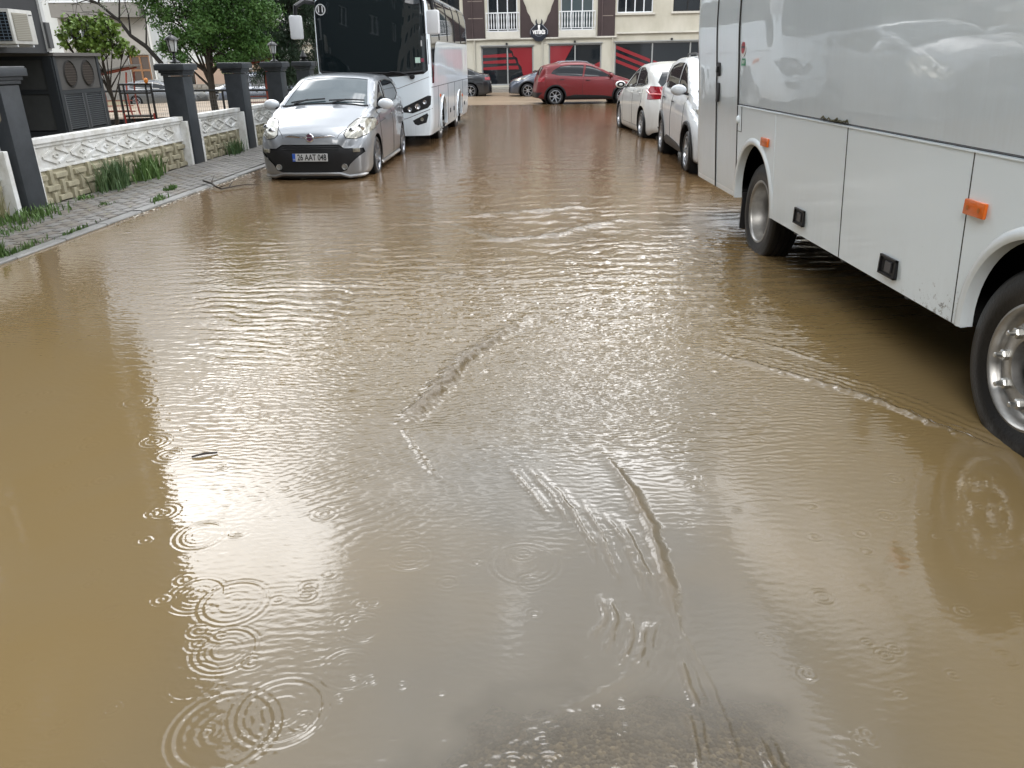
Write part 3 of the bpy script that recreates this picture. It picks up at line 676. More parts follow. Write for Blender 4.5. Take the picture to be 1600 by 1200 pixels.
def bus_wheel(key, Rt, Rr, h, deep):
    if key in BUSW: return BUSW[key]
    t = G().lathe([(Rr, h*.75), (Rr+.008, h*.95), (Rr+.02, h), (Rr+.05, h*1.03), (Rr+.055, h*1.05), (Rt-.06, h*1.06), (Rt-.052, h*1.03), (Rt-.03, h*1.0), (Rt-.012, h*.93), (Rt, h*.82), (Rt, h*.45), (Rt-.010, h*.43), (Rt-.010, h*.36), (Rt, h*.34),
                   (Rt, h*.04), (Rt-.01, h*.02), (Rt-.01, -h*.05), (Rt, -h*.07), (Rt, -h*.36), (Rt-.01, -h*.38), (Rt-.01, -h*.45), (Rt, -h*.47), (Rt, -h*.85), (Rt-.03, -h), (Rr, -h)], 72).obj('wheel', M_tyre, None, True)
    g = G()
    if deep:
        g.lathe([(Rr+.010, h*.85), (Rr+.012, h*.99), (Rr, h*1.02), (Rr-.010, h*.97), (Rr-.016, h*.8), (Rr-.018, h*.4), (Rr-.030, h*.2), (Rr-.034, -h*.5), (Rr-.06, -h*.62), (.10, -h*.66), (.10, -h*.3), (.001, -h*.3)], 60)
    else:
        g.lathe([(Rr+.010, h*.85), (Rr+.012, h*.99), (Rr, h*1.03), (Rr-.010, h*.97), (Rr-.018, h*.75), (Rr-.030, h*.55), (Rr-.040, h*.52), (Rr-.050, h*.62), (Rr-.062, h*.80), (Rr-.072, h*.86), (.140, h*.92), (.130, h*.90), (.126, h*.70), (.124, h*.3)], 60)
    rim = g.obj('rim', M_steel, t, True, sharp=50)
    hub = G().lathe([(.126, h*.45), (.10, h*.50), (.085, h*.42), (.07, h*.7), (.06, h*.78), (.001, h*.80)] if not deep else [(.09, -h*.3), (.08, h*.05), (.06, h*.12), (.001, h*.12)], 30).obj('hub', mat('hub_paint', (.012, .015, .03), .25, coat=.6), t, True)
    n = 8
    y = h*.89 if not deep else -h*.66; rs = .172 if not deep else .13
    for k in range(n):
        a = 2*PI*k/n; c = (rs*math.cos(a), y, rs*math.sin(a))
        nut = G().lathe([(.026, 0), (.026, .022), (.020, .030), (.0, .030)], 6, c=c).lathe([(.0125, .02), (.0125, .056), (.009, .060), (.0, .060)], 12, c=c).obj('wheel_nut', mat('nut_steel', (.5, .5, .48), .3, metal=.9), t, True, sharp=30)
    BUSW[key] = t; return t
def place_bus_wheel(key, parent, loc, side, args):
    if key not in BUSW: o = bus_wheel(key, *args)
    else:
        k = kidmap(); o = copy_tree(BUSW[key], k)
    o.parent = parent; o.location = loc; o.rotation_euler = (R(17*len(BUSW)), 0, 0 if side > 0 else PI) if False else (0, 0, 0 if side > 0 else PI)
    return o
def arch_cut(bm, ax, cz, r, s):
    fs = cut(bm, circle_poly(ax, cz, r, 36), 'y', lambda f: f.calc_center_median().y*s > .3 and f.normal.y*s > .3)
    bmesh.ops.delete(bm, geom=fs, context='FACES')
def arch_flare(parent, ax, cz, r, yfun, s, zend, m, w=.055, name='wheel_arch_trim'):
    V = []; F = []; ang = np.linspace(math.asin((zend-cz)/r), PI-math.asin((zend-cz)/r), 34)
    prof = [(-.006, -.05), (-.006, .014), (.008, .022), (w*.6, .020), (w, .002)]
    for a in ang:
        for dr, dy in prof:
            x = ax+(r+dr)*math.cos(a); z = cz+(r+dr)*math.sin(a); z = max(z, zend); V.append((x, s*(yfun(z)+dy), z))
    n = len(prof)
    for i in range(len(ang)-1):
        for k in range(n-1): F.append((i*n+k, i*n+k+1, (i+1)*n+k+1, (i+1)*n+k))
    return me_obj(name, V, F, m, parent, True, sharp=50)
def marker(parent, x, y, z, s, w=.085, h=.033, name='side_marker'):
    o = G().box(-w, w, 0, .018, -h, h, .006).obj(name, M_amber, parent, True, loc=(x, y, z), rot=(0, 0, 0 if s > 0 else PI))
    for dx in (-.045, .045): G().lathe([(.009, .0185), (.012, .0205), (0, .021)], 10, c=(dx, 0, 0)).obj('lens_spot', mat('amber_dark', (.45, .12, .01), .3), o)
    return o

# near bus, right side of the street
_N, _L = P_bus_low.node_tree.nodes, P_bus_low.node_tree.links; _b = _N['Principled BSDF']; _t = _N.new('ShaderNodeTexCoord'); _s = _N.new('ShaderNodeSeparateXYZ'); _L.new(_t.outputs['Object'], _s.inputs[0])
_n = _N.new('ShaderNodeTexNoise'); _n.inputs['Scale'].default_value = 24; _n.inputs['Detail'].default_value = 9; _n.inputs['Roughness'].default_value = .8; _L.new(_t.outputs['Object'], _n.inputs[0])
_z = _N.new('ShaderNodeMapRange'); _z.inputs[1].default_value = .78; _z.inputs[2].default_value = .45; _z.inputs[3].default_value = 0; _z.inputs[4].default_value = .17; _L.new(_s.outputs[2], _z.inputs[0])
_x = _N.new('ShaderNodeMapRange'); _x.inputs[1].default_value = 4.5; _x.inputs[2].default_value = 5.2; _x.inputs[3].default_value = 0; _x.inputs[4].default_value = 1; _L.new(_s.outputs[0], _x.inputs[0])
_a = _N.new('ShaderNodeMath'); _a.operation = 'MULTIPLY_ADD'; _L.new(_z.outputs[0], _a.inputs[0]); _L.new(_x.outputs[0], _a.inputs[1]); _L.new(_n.outputs[0], _a.inputs[2])
_g = _N.new('ShaderNodeMapRange'); _g.inputs[1].default_value = .67; _g.inputs[2].default_value = .72; _g.inputs[4].default_value = .75; _L.new(_a.outputs[0], _g.inputs[0])
_m = _N.new('ShaderNodeMix'); _m.data_type = 'RGBA'; _L.new(_b.inputs['Base Color'].links[0].from_socket, _m.inputs[6]); _m.inputs[7].default_value = (.07, .065, .055, 1); _L.new(_g.outputs[0], _m.inputs[0]); _L.new(_m.outputs[2], _b.inputs['Base Color'])
NB = thing('parked_bus', 'near white bus on the right, its long side and two wheels close to the camera', 'bus', (3.37, 8.97, -.06), R(-90), 'white buses')
hw = lambda z: 1.07+.08*(z-.50)
prof = [(1.065, .455), (hw(.7), .7), (hw(1.0), 1.0), (hw(1.3), 1.3), (hw(1.6), 1.6), (hw(2.0), 2.0), (1.195, 2.3), (1.18, 2.6), (1.12, 2.82), (.98, 2.94), (.6, 3.0), (0, 3.02)]
# lofter runs x from 0 (front) to -L; shift so that the rear sits at x = 0
bm = bus_loft(7.8, prof, .35, .9)
for v in bm.verts: v.co.x += 7.8
bm.normal_update()
nbvh = BVHTree.FromBMesh(bm)
WX = (2.07, 5.90)
for s in (1, -1):
    for ax in WX: arch_cut(bm, ax, .50, .50, s)
    prd = lambda f, s=s: f.calc_center_median().y*s > .5 and abs(f.normal.y) > .3
    def pan(name, x0, x1, z0, z1, m, off, sk=.03, g=.004):
        fs = cut(bm, [(x0+g, z0+g), (x1-g, z0+g), (x1-g, z1-g), (x0+g, z1-g)], 'y', prd)
        return extract(bm, fs, name, m, NB, off, sk)
    pan('corner_panel', .10, .82, .50, 2.85, P_bus_up, .0)
    pan('side_door', .835, 1.555, .50, 2.80, P_bus_up, .0)
    pan('upper_side_panel', 1.575, 7.45, 1.305, 2.75, P_bus_up, .0)
    pan('wheel_panel', 1.575, 2.60, .447, 1.295, P_bus_low, .007)
    for nm, x0, x1 in (('luggage_door', 2.60, 3.94), ('luggage_door', 3.94, 5.32)): pan(nm, x0, x1, .447, 1.295, P_bus_low, .007)
    pan('wheel_panel', 5.32, 7.45, .447, 1.295, P_bus_low, .007)
    for x, r_ in ((.827, .010), (1.565, .012)):
        seam(nbvh, [(x, .455), (x, 2.82)], 'y', s, NB, r_, M_seal, 'door_rubber', .001)
    seam(nbvh, [(5.32, .455), (5.32, 1.29)], 'y', s, NB, .008, M_seal, 'door_rubber', .001)
    seam(nbvh, [(1.57, 1.302), (7.45, 1.302)], 'y', s, NB, .006, M_seal, 'belt_gap', -.001)
    G().bar((1.58, s*(hw(1.29)+.006), 1.289), (7.45, s*(hw(1.29)+.006), 1.289), .010, .008).obj('belt_lip', P_bus, NB)
    seam(nbvh, [(3.94, .455), (3.94, 1.29)], 'y', s, NB, .0045, M_seal, 'panel_seam', .006)
    for ax in WX: arch_flare(NB, ax, .50, .50, hw, s, .46, P_bus)
    for x, z, lw, lh in ((3.23, .59, .095, .058), (4.64, .57, .098, .056)):
        o = G().prism([(-lw, -lh), (lw, -lh), (lw, lh), (-lw, lh)], 0, .010).obj('latch', M_black, NB, loc=(x, s*(hw(z)+.004), z), rot=(0, 0, 0 if s > 0 else PI))
        g = G()
        for (a, b, c, d) in ((-lw, lw, lh-.010, lh), (-lw, lw, -lh, -lh+.010), (-lw, -lw+.012, -lh, lh), (lw-.012, lw, -lh, lh)): g.box(a, b, .010, .022, c, d)
        g.obj('latch_frame', M_black, o)
        G().box(-.045, .030, .010, .020, -.030, .032, .004).obj('latch_handle', mat('latch_grey', (.035, .035, .038), .3), o)
        G().box(.042, .07, .010, .014, -.03, .03).obj('latch_recess', M_dark, o)
    marker(NB, 2.38, s*(hw(1.04)+.008), 1.045, s, .088, .034)
    marker(NB, 5.40, s*(hw(1.04)+.008), 1.04, s, .083, .036)
    marker(NB, .12, s*(hw(.86)-.035), .865, s, .06, .036)
    # flap beside the door rubber
    for q in ([(1.585, 1.07), (1.70, 1.07), (1.70, 1.29)],): seam(nbvh, q, 'y', s, NB, .003, M_seal, 'flap_seam', .008)
    v, f = ellipsoid((1.60, s*(hw(1.17)+.012), 1.17), (.025, .018, .035), 8, 10); me_obj('flap_hinge', v, f, P_bus, NB, True)
    # emergency door handles
    G().box(-.055, .055, 0, .012, -.062, .062, .012).obj('door_lock', M_black, NB, True, loc=(.90, s*hw(1.58), 1.585), rot=(0, 0, 0 if s > 0 else PI))
    G().box(-.02, .02, .01, .03, -.03, .03, .008).obj('lock_knob', M_black, NB, True, loc=(.90, s*hw(1.58), 1.585), rot=(0, 0, 0 if s > 0 else PI))
    G().box(-.045, .045, 0, .018, -.088, .088, .012).obj('door_handle', M_black, NB, True, loc=(.90, s*hw(1.38), 1.375), rot=(0, 0, 0 if s > 0 else PI))
    if s < 0:
        st_ = G().lathe([(.075, 0), (.078, .004), (.0, .006)], 28).obj('round_sticker', mat('sticker_white', (.75, .75, .75), .4), NB, True, loc=(1.68, s*(hw(1.75)+.001), 1.775), rot=(0, 0, PI))
        G().lathe([(.052, .0065), (.0, .0072)], 28).obj('sticker_core', mat('sticker_red', (.38, .02, .03), .4), st_)
        G().box(-.05, .05, .006, .008, -.008, .010).obj('sticker_bar', mat('sticker_dark', (.08, .02, .03), .4), st_)
        G().box(-.055, .055, 0, .003, -.03, .03).obj('green_sticker', mat('sticker_green', (.03, .26, .12), .4), NB, loc=(1.69, s*(hw(1.66)), 1.655), rot=(0, 0, PI))
        text_mesh('sticker_text', '0850', .038, mat('sticker_white', (.75, .75, .75), .4), NB, (1.69, -hw(1.66)-.0035, 1.655), (PI/2, 0, 0), extrude=.0003)
    yw = 1.07-.045
    place_bus_wheel('far', NB, (WX[0], s*(yw-.135), .415), s, (.415, .262, .118, True))
    place_bus_wheel('near', NB, (WX[1]-.0, s*(yw-.100), .435), s, (.440, .275, .125, False))
    G().box(-.02, .0, -.14, .14, -.17, .17).obj('mud_flap', M_seal, NB, loc=(WX[0]-.47, s*(yw-.15), .34))
# windshield and rear window (seen only from elsewhere)
fs = cut(bm, [(-.98, 1.3), (.98, 1.3), (.98, 2.6), (-.98, 2.6)], 'x', lambda f: f.calc_center_median().x > 6.5); extract(bm, fs, 'windshield', M_glassb, NB, -.005, .01)
me = bpy.data.meshes.new('body'); bm.to_mesh(me); bm.free(); me.materials.append(P_bus)
me.polygons.foreach_set('use_smooth', [True]*len(me.polygons)); me.set_sharp_from_angle(angle=R(32))
o = link(bpy.data.objects.new('body', me)); o.parent = NB
# floor, inner walls and chassis: keep the underside dark and solid
G().box(.2, 7.5, -.70, .70, .30, 1.1).box(.1, 7.5, -1.03, 1.03, 1.06, 1.10).box(2.75, 5.3, -1.02, 1.02, .44, .50).box(.1, 1.5, -1.02, 1.02, .48, .52).obj('chassis', M_dark, NB)
for x in (2.9, 3.8, 4.7): G().tube([(x, -.98, .42), (x, .98, .42)], .035, 6).obj('cross_member', M_black, NB)
for s in (1, -1): G().lathe([(.012, 0), (.012, .02)], 8, c=(5.42, s*(hw(.8)-.03), .83)).obj('arch_clip', M_chrome, NB)

# far bus, marked 11
FB = thing('parked_bus', 'white bus marked 11 facing the camera behind the silver hatchback', 'bus', (-2.36, 16.45, -.06), R(-94.0), 'white buses')
LB = 7.3
prof = [(1.08, .27), (1.12, .45), (1.135, .8), (1.14, 1.3), (1.14, 1.8), (1.13, 2.2), (1.11, 2.6), (1.04, 2.84), (.9, 2.95), (.5, 3.02), (0, 3.03)]
bm = bus_loft(LB, prof, .30, .945, .12)
fbvh = BVHTree.FromBMesh(bm)
FX = (-1.80, -4.95)
isf = lambda f: f.calc_center_median().x > -.6
ws = [(-1.075, 1.50), (-1.0, 1.44), (-.5, 1.395), (0, 1.38), (.5, 1.395), (1.0, 1.44), (1.075, 1.50), (1.055, 2.72), (.9, 2.80), (-.9, 2.80), (-1.055, 2.72)]
fs = cut(bm, ws, 'x', isf); wso = extract(bm, fs, 'windshield', M_glassb, FB, -.004, .02)
seam(fbvh, ws+[ws[0]], 'x', 1, FB, .012, M_black, 'windshield_seal', -.004)
p = on_shell(fbvh, [(-1.0, 1.475), (-.5, 1.435), (0, 1.42), (.5, 1.435), (1.0, 1.475)], 'x', 1, .002)
G().tube(p, .03, 6).obj('windshield_border', M_black, FB, True)
for s in (1, -1):
    for nm, pl in (('headlight_cluster', [(.50, .765), (.60, .83), (1.06, 1.03), (1.115, 1.02), (1.10, .86), (1.05, .80), (.75, .70), (.56, .72)]), ('fog_lamp_cluster', [(.74, .56), (1.03, .70), (1.05, .66), (1.01, .52), (.84, .47), (.78, .49)])):
        fs = cut(bm, [(y*s, z) for y, z in pl], 'x', isf); extract(bm, fs, nm, M_black, FB, .002, .02)
    for y, z, r_ in ((.70, .775, .045), (.86, .83, .055), (1.0, .91, .04), (.93, .585, .035)):
        p = on_shell(fbvh, [(s*y, z), (s*y+.001, z)], 'x', 1, 0, 1)
        if p: G().lathe([(r_*.2, .0), (r_*.75, .006), (r_, .022), (r_*1.05, 0)], 18, 'x').obj('headlight_lens', M_chrome if z > .7 else M_lamp, FB, True, loc=(p[0].x+.004, s*y, z))
    seam(fbvh, [(s*.15, 1.15), (s*.5, 1.17), (s*1.13, 1.385)], 'x', 1, FB, .005, mat('panel_gap_grey', (.16, .16, .16), .6), 'front_seam')
    seam(fbvh, [(s*.30, .56), (s*.62, .60), (s*1.12, .78)], 'x', 1, FB, .007, mat('panel_gap_grey', (.16, .16, .16), .6), 'front_seam')
    # sides
    prd = lambda f, s=s: f.calc_center_median().y*s > .5 and abs(f.normal.y) > .3
    for ax in FX: arch_cut(bm, ax, .47, .47, s); arch_flare(FB, ax, .47, .47, lambda z: 1.125 if z < .7 else 1.136, s, .35, P_bus, .04)
    fs = cut(bm, [(-.16, 1.25), (-.42, 1.25), (-.50, 1.50), (-.62, 1.80), (-.85, 1.98), (-1.1, 2.03), (-7.1, 2.06), (-7.1, 2.86), (-.2, 2.86)], 'y', prd)
    extract(bm, fs, 'side_window', M_glass, FB, -.004, .01)
    for x in (-1.5, -2.9, -4.3, -5.7): seam(fbvh, [(x, 2.06), (x, 2.84)], 'y', s, FB, .012, M_seal, 'window_divider', -.003)
    seam(fbvh, [(-.1, 1.18), (-7.2, 1.18)], 'y', s, FB, .006, M_seal, 'belt_seam')
    for x in (-.95, -2.6, -3.9, -5.7): seam(fbvh, [(x, .35), (x, 1.18)], 'y', s, FB, .005, M_seal, 'panel_seam')
    for x in (-3.0, -3.7, -6.2): G().box(-.06, .06, 0, .012, -.05, .05, .004).obj('latch', M_black, FB, loc=(x, s*1.128, .58), rot=(0, 0, 0 if s > 0 else PI))
    marker(FB, -1.25, s*1.134, .98, s, .06, .03); marker(FB, -5.6, s*1.134, .80, s, .06, .03)
    for k, ax in enumerate(FX): place_bus_wheel('farbus%d' % k, FB, (ax, s*.93, .40), s, (.40, .25, .11, k == 1))
    G().box(-.02, 0, -.13, .13, -.16, .16).obj('mud_flap', M_seal, FB, loc=(FX[1]-.5, s*.95, .32))
    # mirrors on drooping arms
    y0, z0, z1 = (1.27, 2.13, 2.55) if s > 0 else (1.36, 2.06, 2.49)
    mo = G().box(-.07, .07, -.12, .12, -.21, .21, .045).obj('wing_mirror', M_white, FB, True, loc=(.30, s*y0, (z0+z1)/2), rot=(0, 0, s*-.1))
    G().tube([(-.30, -s*.30, .44), (-.12, -s*.16, .46), (.0, -s*.02, .36), (0, 0, .19)], [.045, .05, .045, .035], 7).obj('mirror_arm', M_black, mo, True)
    G().box(-.075, -.07, -.09, .09, -.17, .17).obj('mirror_glass', M_glass, mo)
    G().tube([(.02, s*1.10, 1.15+.9), (.10, s*1.12, 1.6)], .006, 5).obj('mirror_stay', M_black, FB)
# big wiper, number roundel, stickers, dashboard shade
p = on_shell(fbvh, [(-.25, 1.46), (.45, 1.455)], 'x', 1, .03)
G().tube(p, .013, 5).obj('wiper', M_black, FB, True)
p = on_shell(fbvh, [(.78, 1.385), (.55, 1.46), (.35, 1.475)], 'x', 1, .045)
G().tube(p, [.026]+[.014]*(len(p)-1), 6).obj('wiper_arm', M_black, FB, True)
pv = on_shell(fbvh, [(.78, 1.385), (.781, 1.385)], 'x', 1, 0, 1)[0]
G().lathe([(.05, 0), (.05, .05), (.035, .07), (0, .07)], 14, 'x').obj('wiper_pivot', M_black, FB, True, loc=pv[:])
q = on_shell(fbvh, [(-.93, 2.59), (-.929, 2.59)], 'x', 1, 0, 1)[0]
ro = G().lathe([(.082, .0), (.082, .006), (.1, .006), (.1, 0)], 32, 'x').obj('number_roundel', mat('sticker_white', (.75, .75, .75), .4), FB, loc=(q.x+.004, q.y, q.z), rot=(0, R(-1), R(-6)))
G().lathe([(.0, .003), (.082, .003)], 32, 'x').obj('roundel_face', M_ink, ro)
text_mesh('roundel_text', '11', .15, mat('sticker_white', (.75, .75, .75), .4), ro, (.007, 0, -.0), (PI/2, 0, PI/2), bold=.004, extrude=.001)
for y, z, w, h, c in ((.90, 1.68, .05, .05, (.55, .72, .62)), (.99, 1.68, .03, .035, (.25, .05, .08)), (.985, 1.98, .012, .05, (.6, .6, .6))):
    q = on_shell(fbvh, [(y, z), (y+.001, z)], 'x', 1, 0, 1)[0]
    G().box(0, .002, -w, w, -h, h).obj('window_sticker', mat('sticker_%d' % int(y*1000), c, .4), FB, loc=(q.x-.0015, y, z), rot=(0, R(-1), R(14)))
o_ = G().box(-.004, .004, -.02, .03, -.09, .09).obj('warning_sticker', mat('sticker_grey', (.4, .42, .5), .4), FB, loc=(-1.6, 1.137, 1.62), rot=(0, 0, PI/2))
me = bpy.data.meshes.new('body'); bm.to_mesh(me); bm.free(); me.materials.append(P_bus)
me.polygons.foreach_set('use_smooth', [True]*len(me.polygons)); me.set_sharp_from_angle(angle=R(32))
o = link(bpy.data.objects.new('body', me)); o.parent = FB
G().box(-7.1, -.2, -.7, .7, .22, .9).box(-7.2, -.1, -1.05, 1.05, .95, 1.0).obj('chassis', M_dark, FB)
# ---------------------------------------------------------------- ground, road, flood water
def lin(name, c): return s2l(c)
def KX(Y): return -4.96+.085*Y           # kerb line
def WXL(Y): return -5.47+.092*(Y-9.54)   # garden wall line
M_road = bpy.data.materials.new('wet_asphalt'); M_road.use_nodes = True
N, L = M_road.node_tree.nodes, M_road.node_tree.links; b = N['Principled BSDF']
t = N.new('ShaderNodeTexCoord')
vo = N.new('ShaderNodeTexVoronoi'); vo.inputs['Scale'].default_value = 85; L.new(t.outputs['Object'], vo.inputs['Vector'])
sc = N.new('ShaderNodeSeparateColor'); L.new(vo.outputs['Color'], sc.inputs[0])
r1 = N.new('ShaderNodeValToRGB'); r1.color_ramp.elements[0].position = .45; r1.color_ramp.elements[0].color = (.075, .068, .055, 1)
r1.color_ramp.elements[1].position = .95; r1.color_ramp.elements[1].color = (.42, .36, .26, 1); L.new(sc.outputs[0], r1.inputs[0])
n = N.new('ShaderNodeTexNoise'); n.inputs['Scale'].default_value = 3; n.inputs['Detail'].default_value = 8; L.new(t.outputs['Object'], n.inputs[0])
x = N.new('ShaderNodeMix'); x.data_type = 'RGBA'; L.new(n.outputs[0], x.inputs[0]); L.new(r1.outputs[0], x.inputs[6]); x.inputs[7].default_value = (.14, .115, .08, 1)
L.new(x.outputs[2], b.inputs['Base Color']); b.inputs['Roughness'].default_value = .35
u = N.new('ShaderNodeBump'); u.inputs['Strength'].default_value = .6; u.inputs['Distance'].default_value = .004; L.new(vo.outputs['Distance'], u.inputs['Height']); L.new(u.outputs[0], b.inputs['Normal'])
# far, muddy street beyond the flood
M_mudroad = mat('muddy_wet_road', (.22, .155, .095), .3, spec=.5, col2=(.38, .29, .20), nscale=.5, stretch=(.25, 1.6, 1), bump=.25, bscale=2.2, bdist=.02)
def sheet(name, x0, x1, y0, y1, z, m, nx=1, ny=1, zf=None, kind='structure'):
    V = []; F = []
    for j in range(ny+1):
        for i in range(nx+1):
            X = x0+(x1-x0)*i/nx; Y = y0+(y1-y0)*j/ny; V.append((X, Y, z if zf is None else zf(X, Y)))
    for j in range(ny):
        for i in range(nx): a = j*(nx+1)+i; F.append((a, a+1, a+nx+2, a+nx+1))
    return me_obj(name, V, F, m, None, True, kind=kind)
sheet('ground', -150, 150, -60, 300, -1.6, mat('wet_earth', (.10, .085, .06), .7, noise=.5, nscale=.6))
def roadz(X, Y):
    d = math.hypot((X-.38)/.60, (Y-1.05)/.62); return -.07+.067*math.exp(-d**4*.6) + .006*math.sin(X*3)*math.sin(Y*2)
sheet('road', -6.0, 14, -8, 29.0, -.07, M_road, 40, 60)
sheet('road_hump', -.9, 1.8, .2, 3.0, -.07, M_road, 60, 60, lambda X, Y: max(roadz(X, Y), -.066))
def crossz(X, Y): return (-.012 if Y < 31 else -.012+.04*min(1, (Y-31)/6))+ (-.03*max(0, -X-6)) * (1 if X < -6 else 0)
sheet('cross_street', -40, 50, 29.0, 41.6, 0, M_mudroad, 60, 24, lambda X, Y: max(crossz(X, Y), -1.2)+.006*math.sin(Y*1.7+X*.2))
# car park and yard on the left, lower
M_yard = mat('yard_ground', (.16, .14, .10), .75, col2=(.26, .21, .11), nscale=.35, bump=.3, bscale=3)
def yz(X, Y): return -.02-.80*min(1, max(0, (Y-14)/30))
for n_, a, b_, c, d in (('yard', -60, -5.6, -20, 28.9), ('car_park', -70, -6.2, 41.7, 62)): sheet(n_, a, b_, c, d, 0, M_yard, 10, 24, lambda X, Y: yz(X, Y) if Y < 41 else -.82)
sheet('shop_pavement', -6.1, 40, 41.6, 44.2, .13, mat('shop_paving', (.25, .23, .19), .5, noise=.3, nscale=2))
me_obj('shop_kerb', [(-6.1, 41.5, -.1), (40, 41.5, -.1), (40, 41.6, -.1), (-6.1, 41.6, -.1), (-6.1, 41.5, .13), (40, 41.5, .13), (40, 41.62, .132), (-6.1, 41.62, .132)], [(0, 1, 5, 4), (4, 5, 6, 7), (0, 4, 7, 3), (1, 2, 6, 5)], mat('kerb_concrete', (.30, .28, .25), .6, noise=.3), kind='structure')

# --- water material
def water_material(name='flood_water'):
    m = bpy.data.materials.new(name); m.use_nodes = True; N, L = m.node_tree.nodes, m.node_tree.links; N.clear()
    out = N.new('ShaderNodeOutputMaterial'); t = N.new('ShaderNodeTexCoord')
    b = N.new('ShaderNodeBsdfPrincipled'); b.inputs['IOR'].default_value = 1.58; b.inputs['Specular IOR Level'].default_value = .5; b.inputs['Roughness'].default_value = .035
    n = N.new('ShaderNodeTexNoise'); n.inputs['Scale'].default_value = .55; n.inputs['Detail'].default_value = 7; n.inputs['Roughness'].default_value = .6; n.inputs['Distortion'].default_value = 1.2; L.new(t.outputs['Object'], n.inputs[0])
    c = N.new('ShaderNodeValToRGB'); c.color_ramp.elements[0].position = .33; c.color_ramp.elements[0].color = (.182, .124, .050, 1)
    c.color_ramp.elements[1].position = .70; c.color_ramp.elements[1].color = (.180, .130, .064, 1); L.new(n.outputs[0], c.inputs[0])
    # silt is redder towards the far end of the street
    sp = N.new('ShaderNodeSeparateXYZ'); L.new(t.outputs['Object'], sp.inputs[0]); mr = N.new('ShaderNodeMapRange'); mr.inputs[1].default_value = 4.5; mr.inputs[2].default_value = 13; L.new(sp.outputs[1], mr.inputs[0])
    x = N.new('ShaderNodeMix'); x.data_type = 'RGBA'; L.new(mr.outputs[0], x.inputs[0]); L.new(c.outputs[0], x.inputs[6]); x.inputs[7].default_value = (.135, .082, .042, 1)
    ag = N.new('ShaderNodeAttribute'); ag.attribute_name = 'shallow'; xg = N.new('ShaderNodeMix'); xg.data_type = 'RGBA'; L.new(ag.outputs['Fac'], xg.inputs[0]); L.new(x.outputs[2], xg.inputs[6]); xg.inputs[7].default_value = (.120, .100, .070, 1)
    ac = N.new('ShaderNodeAttribute'); ac.attribute_name = 'ridge_dark'; xc = N.new('ShaderNodeMix'); xc.data_type = 'RGBA'; L.new(ac.outputs['Fac'], xc.inputs[0]); L.new(xg.outputs[2], xc.inputs[6]); xc.inputs[7].default_value = (.118, .084, .042, 1)  # ridges darkened and roughened, standing in for slopes without sky reflection
    L.new(xc.outputs[2], b.inputs['Base Color'])
    rf = N.new('ShaderNodeMapRange'); rf.inputs[1].default_value = 9; rf.inputs[2].default_value = 24; rf.inputs[3].default_value = .035; rf.inputs[4].default_value = .10; L.new(sp.outputs[1], rf.inputs[0]); rg = N.new('ShaderNodeMath'); rg.operation = 'MULTIPLY_ADD'; rg.inputs[1].default_value = .30; L.new(ac.outputs['Fac'], rg.inputs[0]); L.new(rf.outputs[0], rg.inputs[2]); L.new(rg.outputs[0], b.inputs['Roughness'])
    # micro ripples, below the mesh resolution
    mm = N.new('ShaderNodeMapping'); mm.inputs['Scale'].default_value = (1, 1.35, 1); L.new(t.outputs['Object'], mm.inputs[0])
    n2 = N.new('ShaderNodeTexNoise'); n2.inputs['Scale'].default_value = 26; n2.inputs['Detail'].default_value = 3; L.new(mm.outputs[0], n2.inputs[0])
    n3 = N.new('ShaderNodeTexNoise'); n3.inputs['Scale'].default_value = 6.5; n3.inputs['Detail'].default_value = 3; n3.inputs['Distortion'].default_value = .8; L.new(mm.outputs[0], n3.inputs[0])
    at = N.new('ShaderNodeAttribute'); at.attribute_name = 'chop'
    u = N.new('ShaderNodeBump'); u.inputs['Distance'].default_value = .0035; L.new(n2.outputs[0], u.inputs['Height']); L.new(at.outputs['Fac'], u.inputs['Strength'])
    far = N.new('ShaderNodeMapRange'); far.inputs[1].default_value = 5; far.inputs[2].default_value = 14; far.inputs[4].default_value = .6; L.new(sp.outputs[1], far.inputs[0])
    u2 = N.new('ShaderNodeBump'); u2.inputs['Distance'].default_value = .012; L.new(n3.outputs[0], u2.inputs['Height']); L.new(far.outputs[0], u2.inputs['Strength']); L.new(u.outputs[0], u2.inputs['Normal'])
    L.new(u2.outputs[0], b.inputs['Normal'])
    g = N.new('ShaderNodeBsdfGlass'); g.inputs['IOR'].default_value = 1.02; g.inputs['Roughness'].default_value = 0
    tr = N.new('ShaderNodeBsdfTransparent'); tr.inputs[0].default_value = (.93, .87, .76, 1)
    gl = N.new('ShaderNodeBsdfGlossy'); gl.inputs['Roughness'].default_value = .04; L.new(u2.outputs[0], gl.inputs['Normal'])
    fr = N.new('ShaderNodeFresnel'); fr.inputs['IOR'].default_value = 1.36; L.new(u2.outputs[0], fr.inputs['Normal'])
    cl = N.new('ShaderNodeMixShader'); L.new(fr.outputs[0], cl.inputs[0]); L.new(tr.outputs[0], cl.inputs[1]); L.new(gl.outputs[0], cl.inputs[2])
    a2 = N.new('ShaderNodeAttribute'); a2.attribute_name = 'silt'
    ms = N.new('ShaderNodeMixShader'); L.new(a2.outputs['Fac'], ms.inputs[0]); L.new(cl.outputs[0], ms.inputs[1]); L.new(b.outputs[0], ms.inputs[2])
    L.new(ms.outputs[0], out.inputs[0]); return m
M_water = water_material()

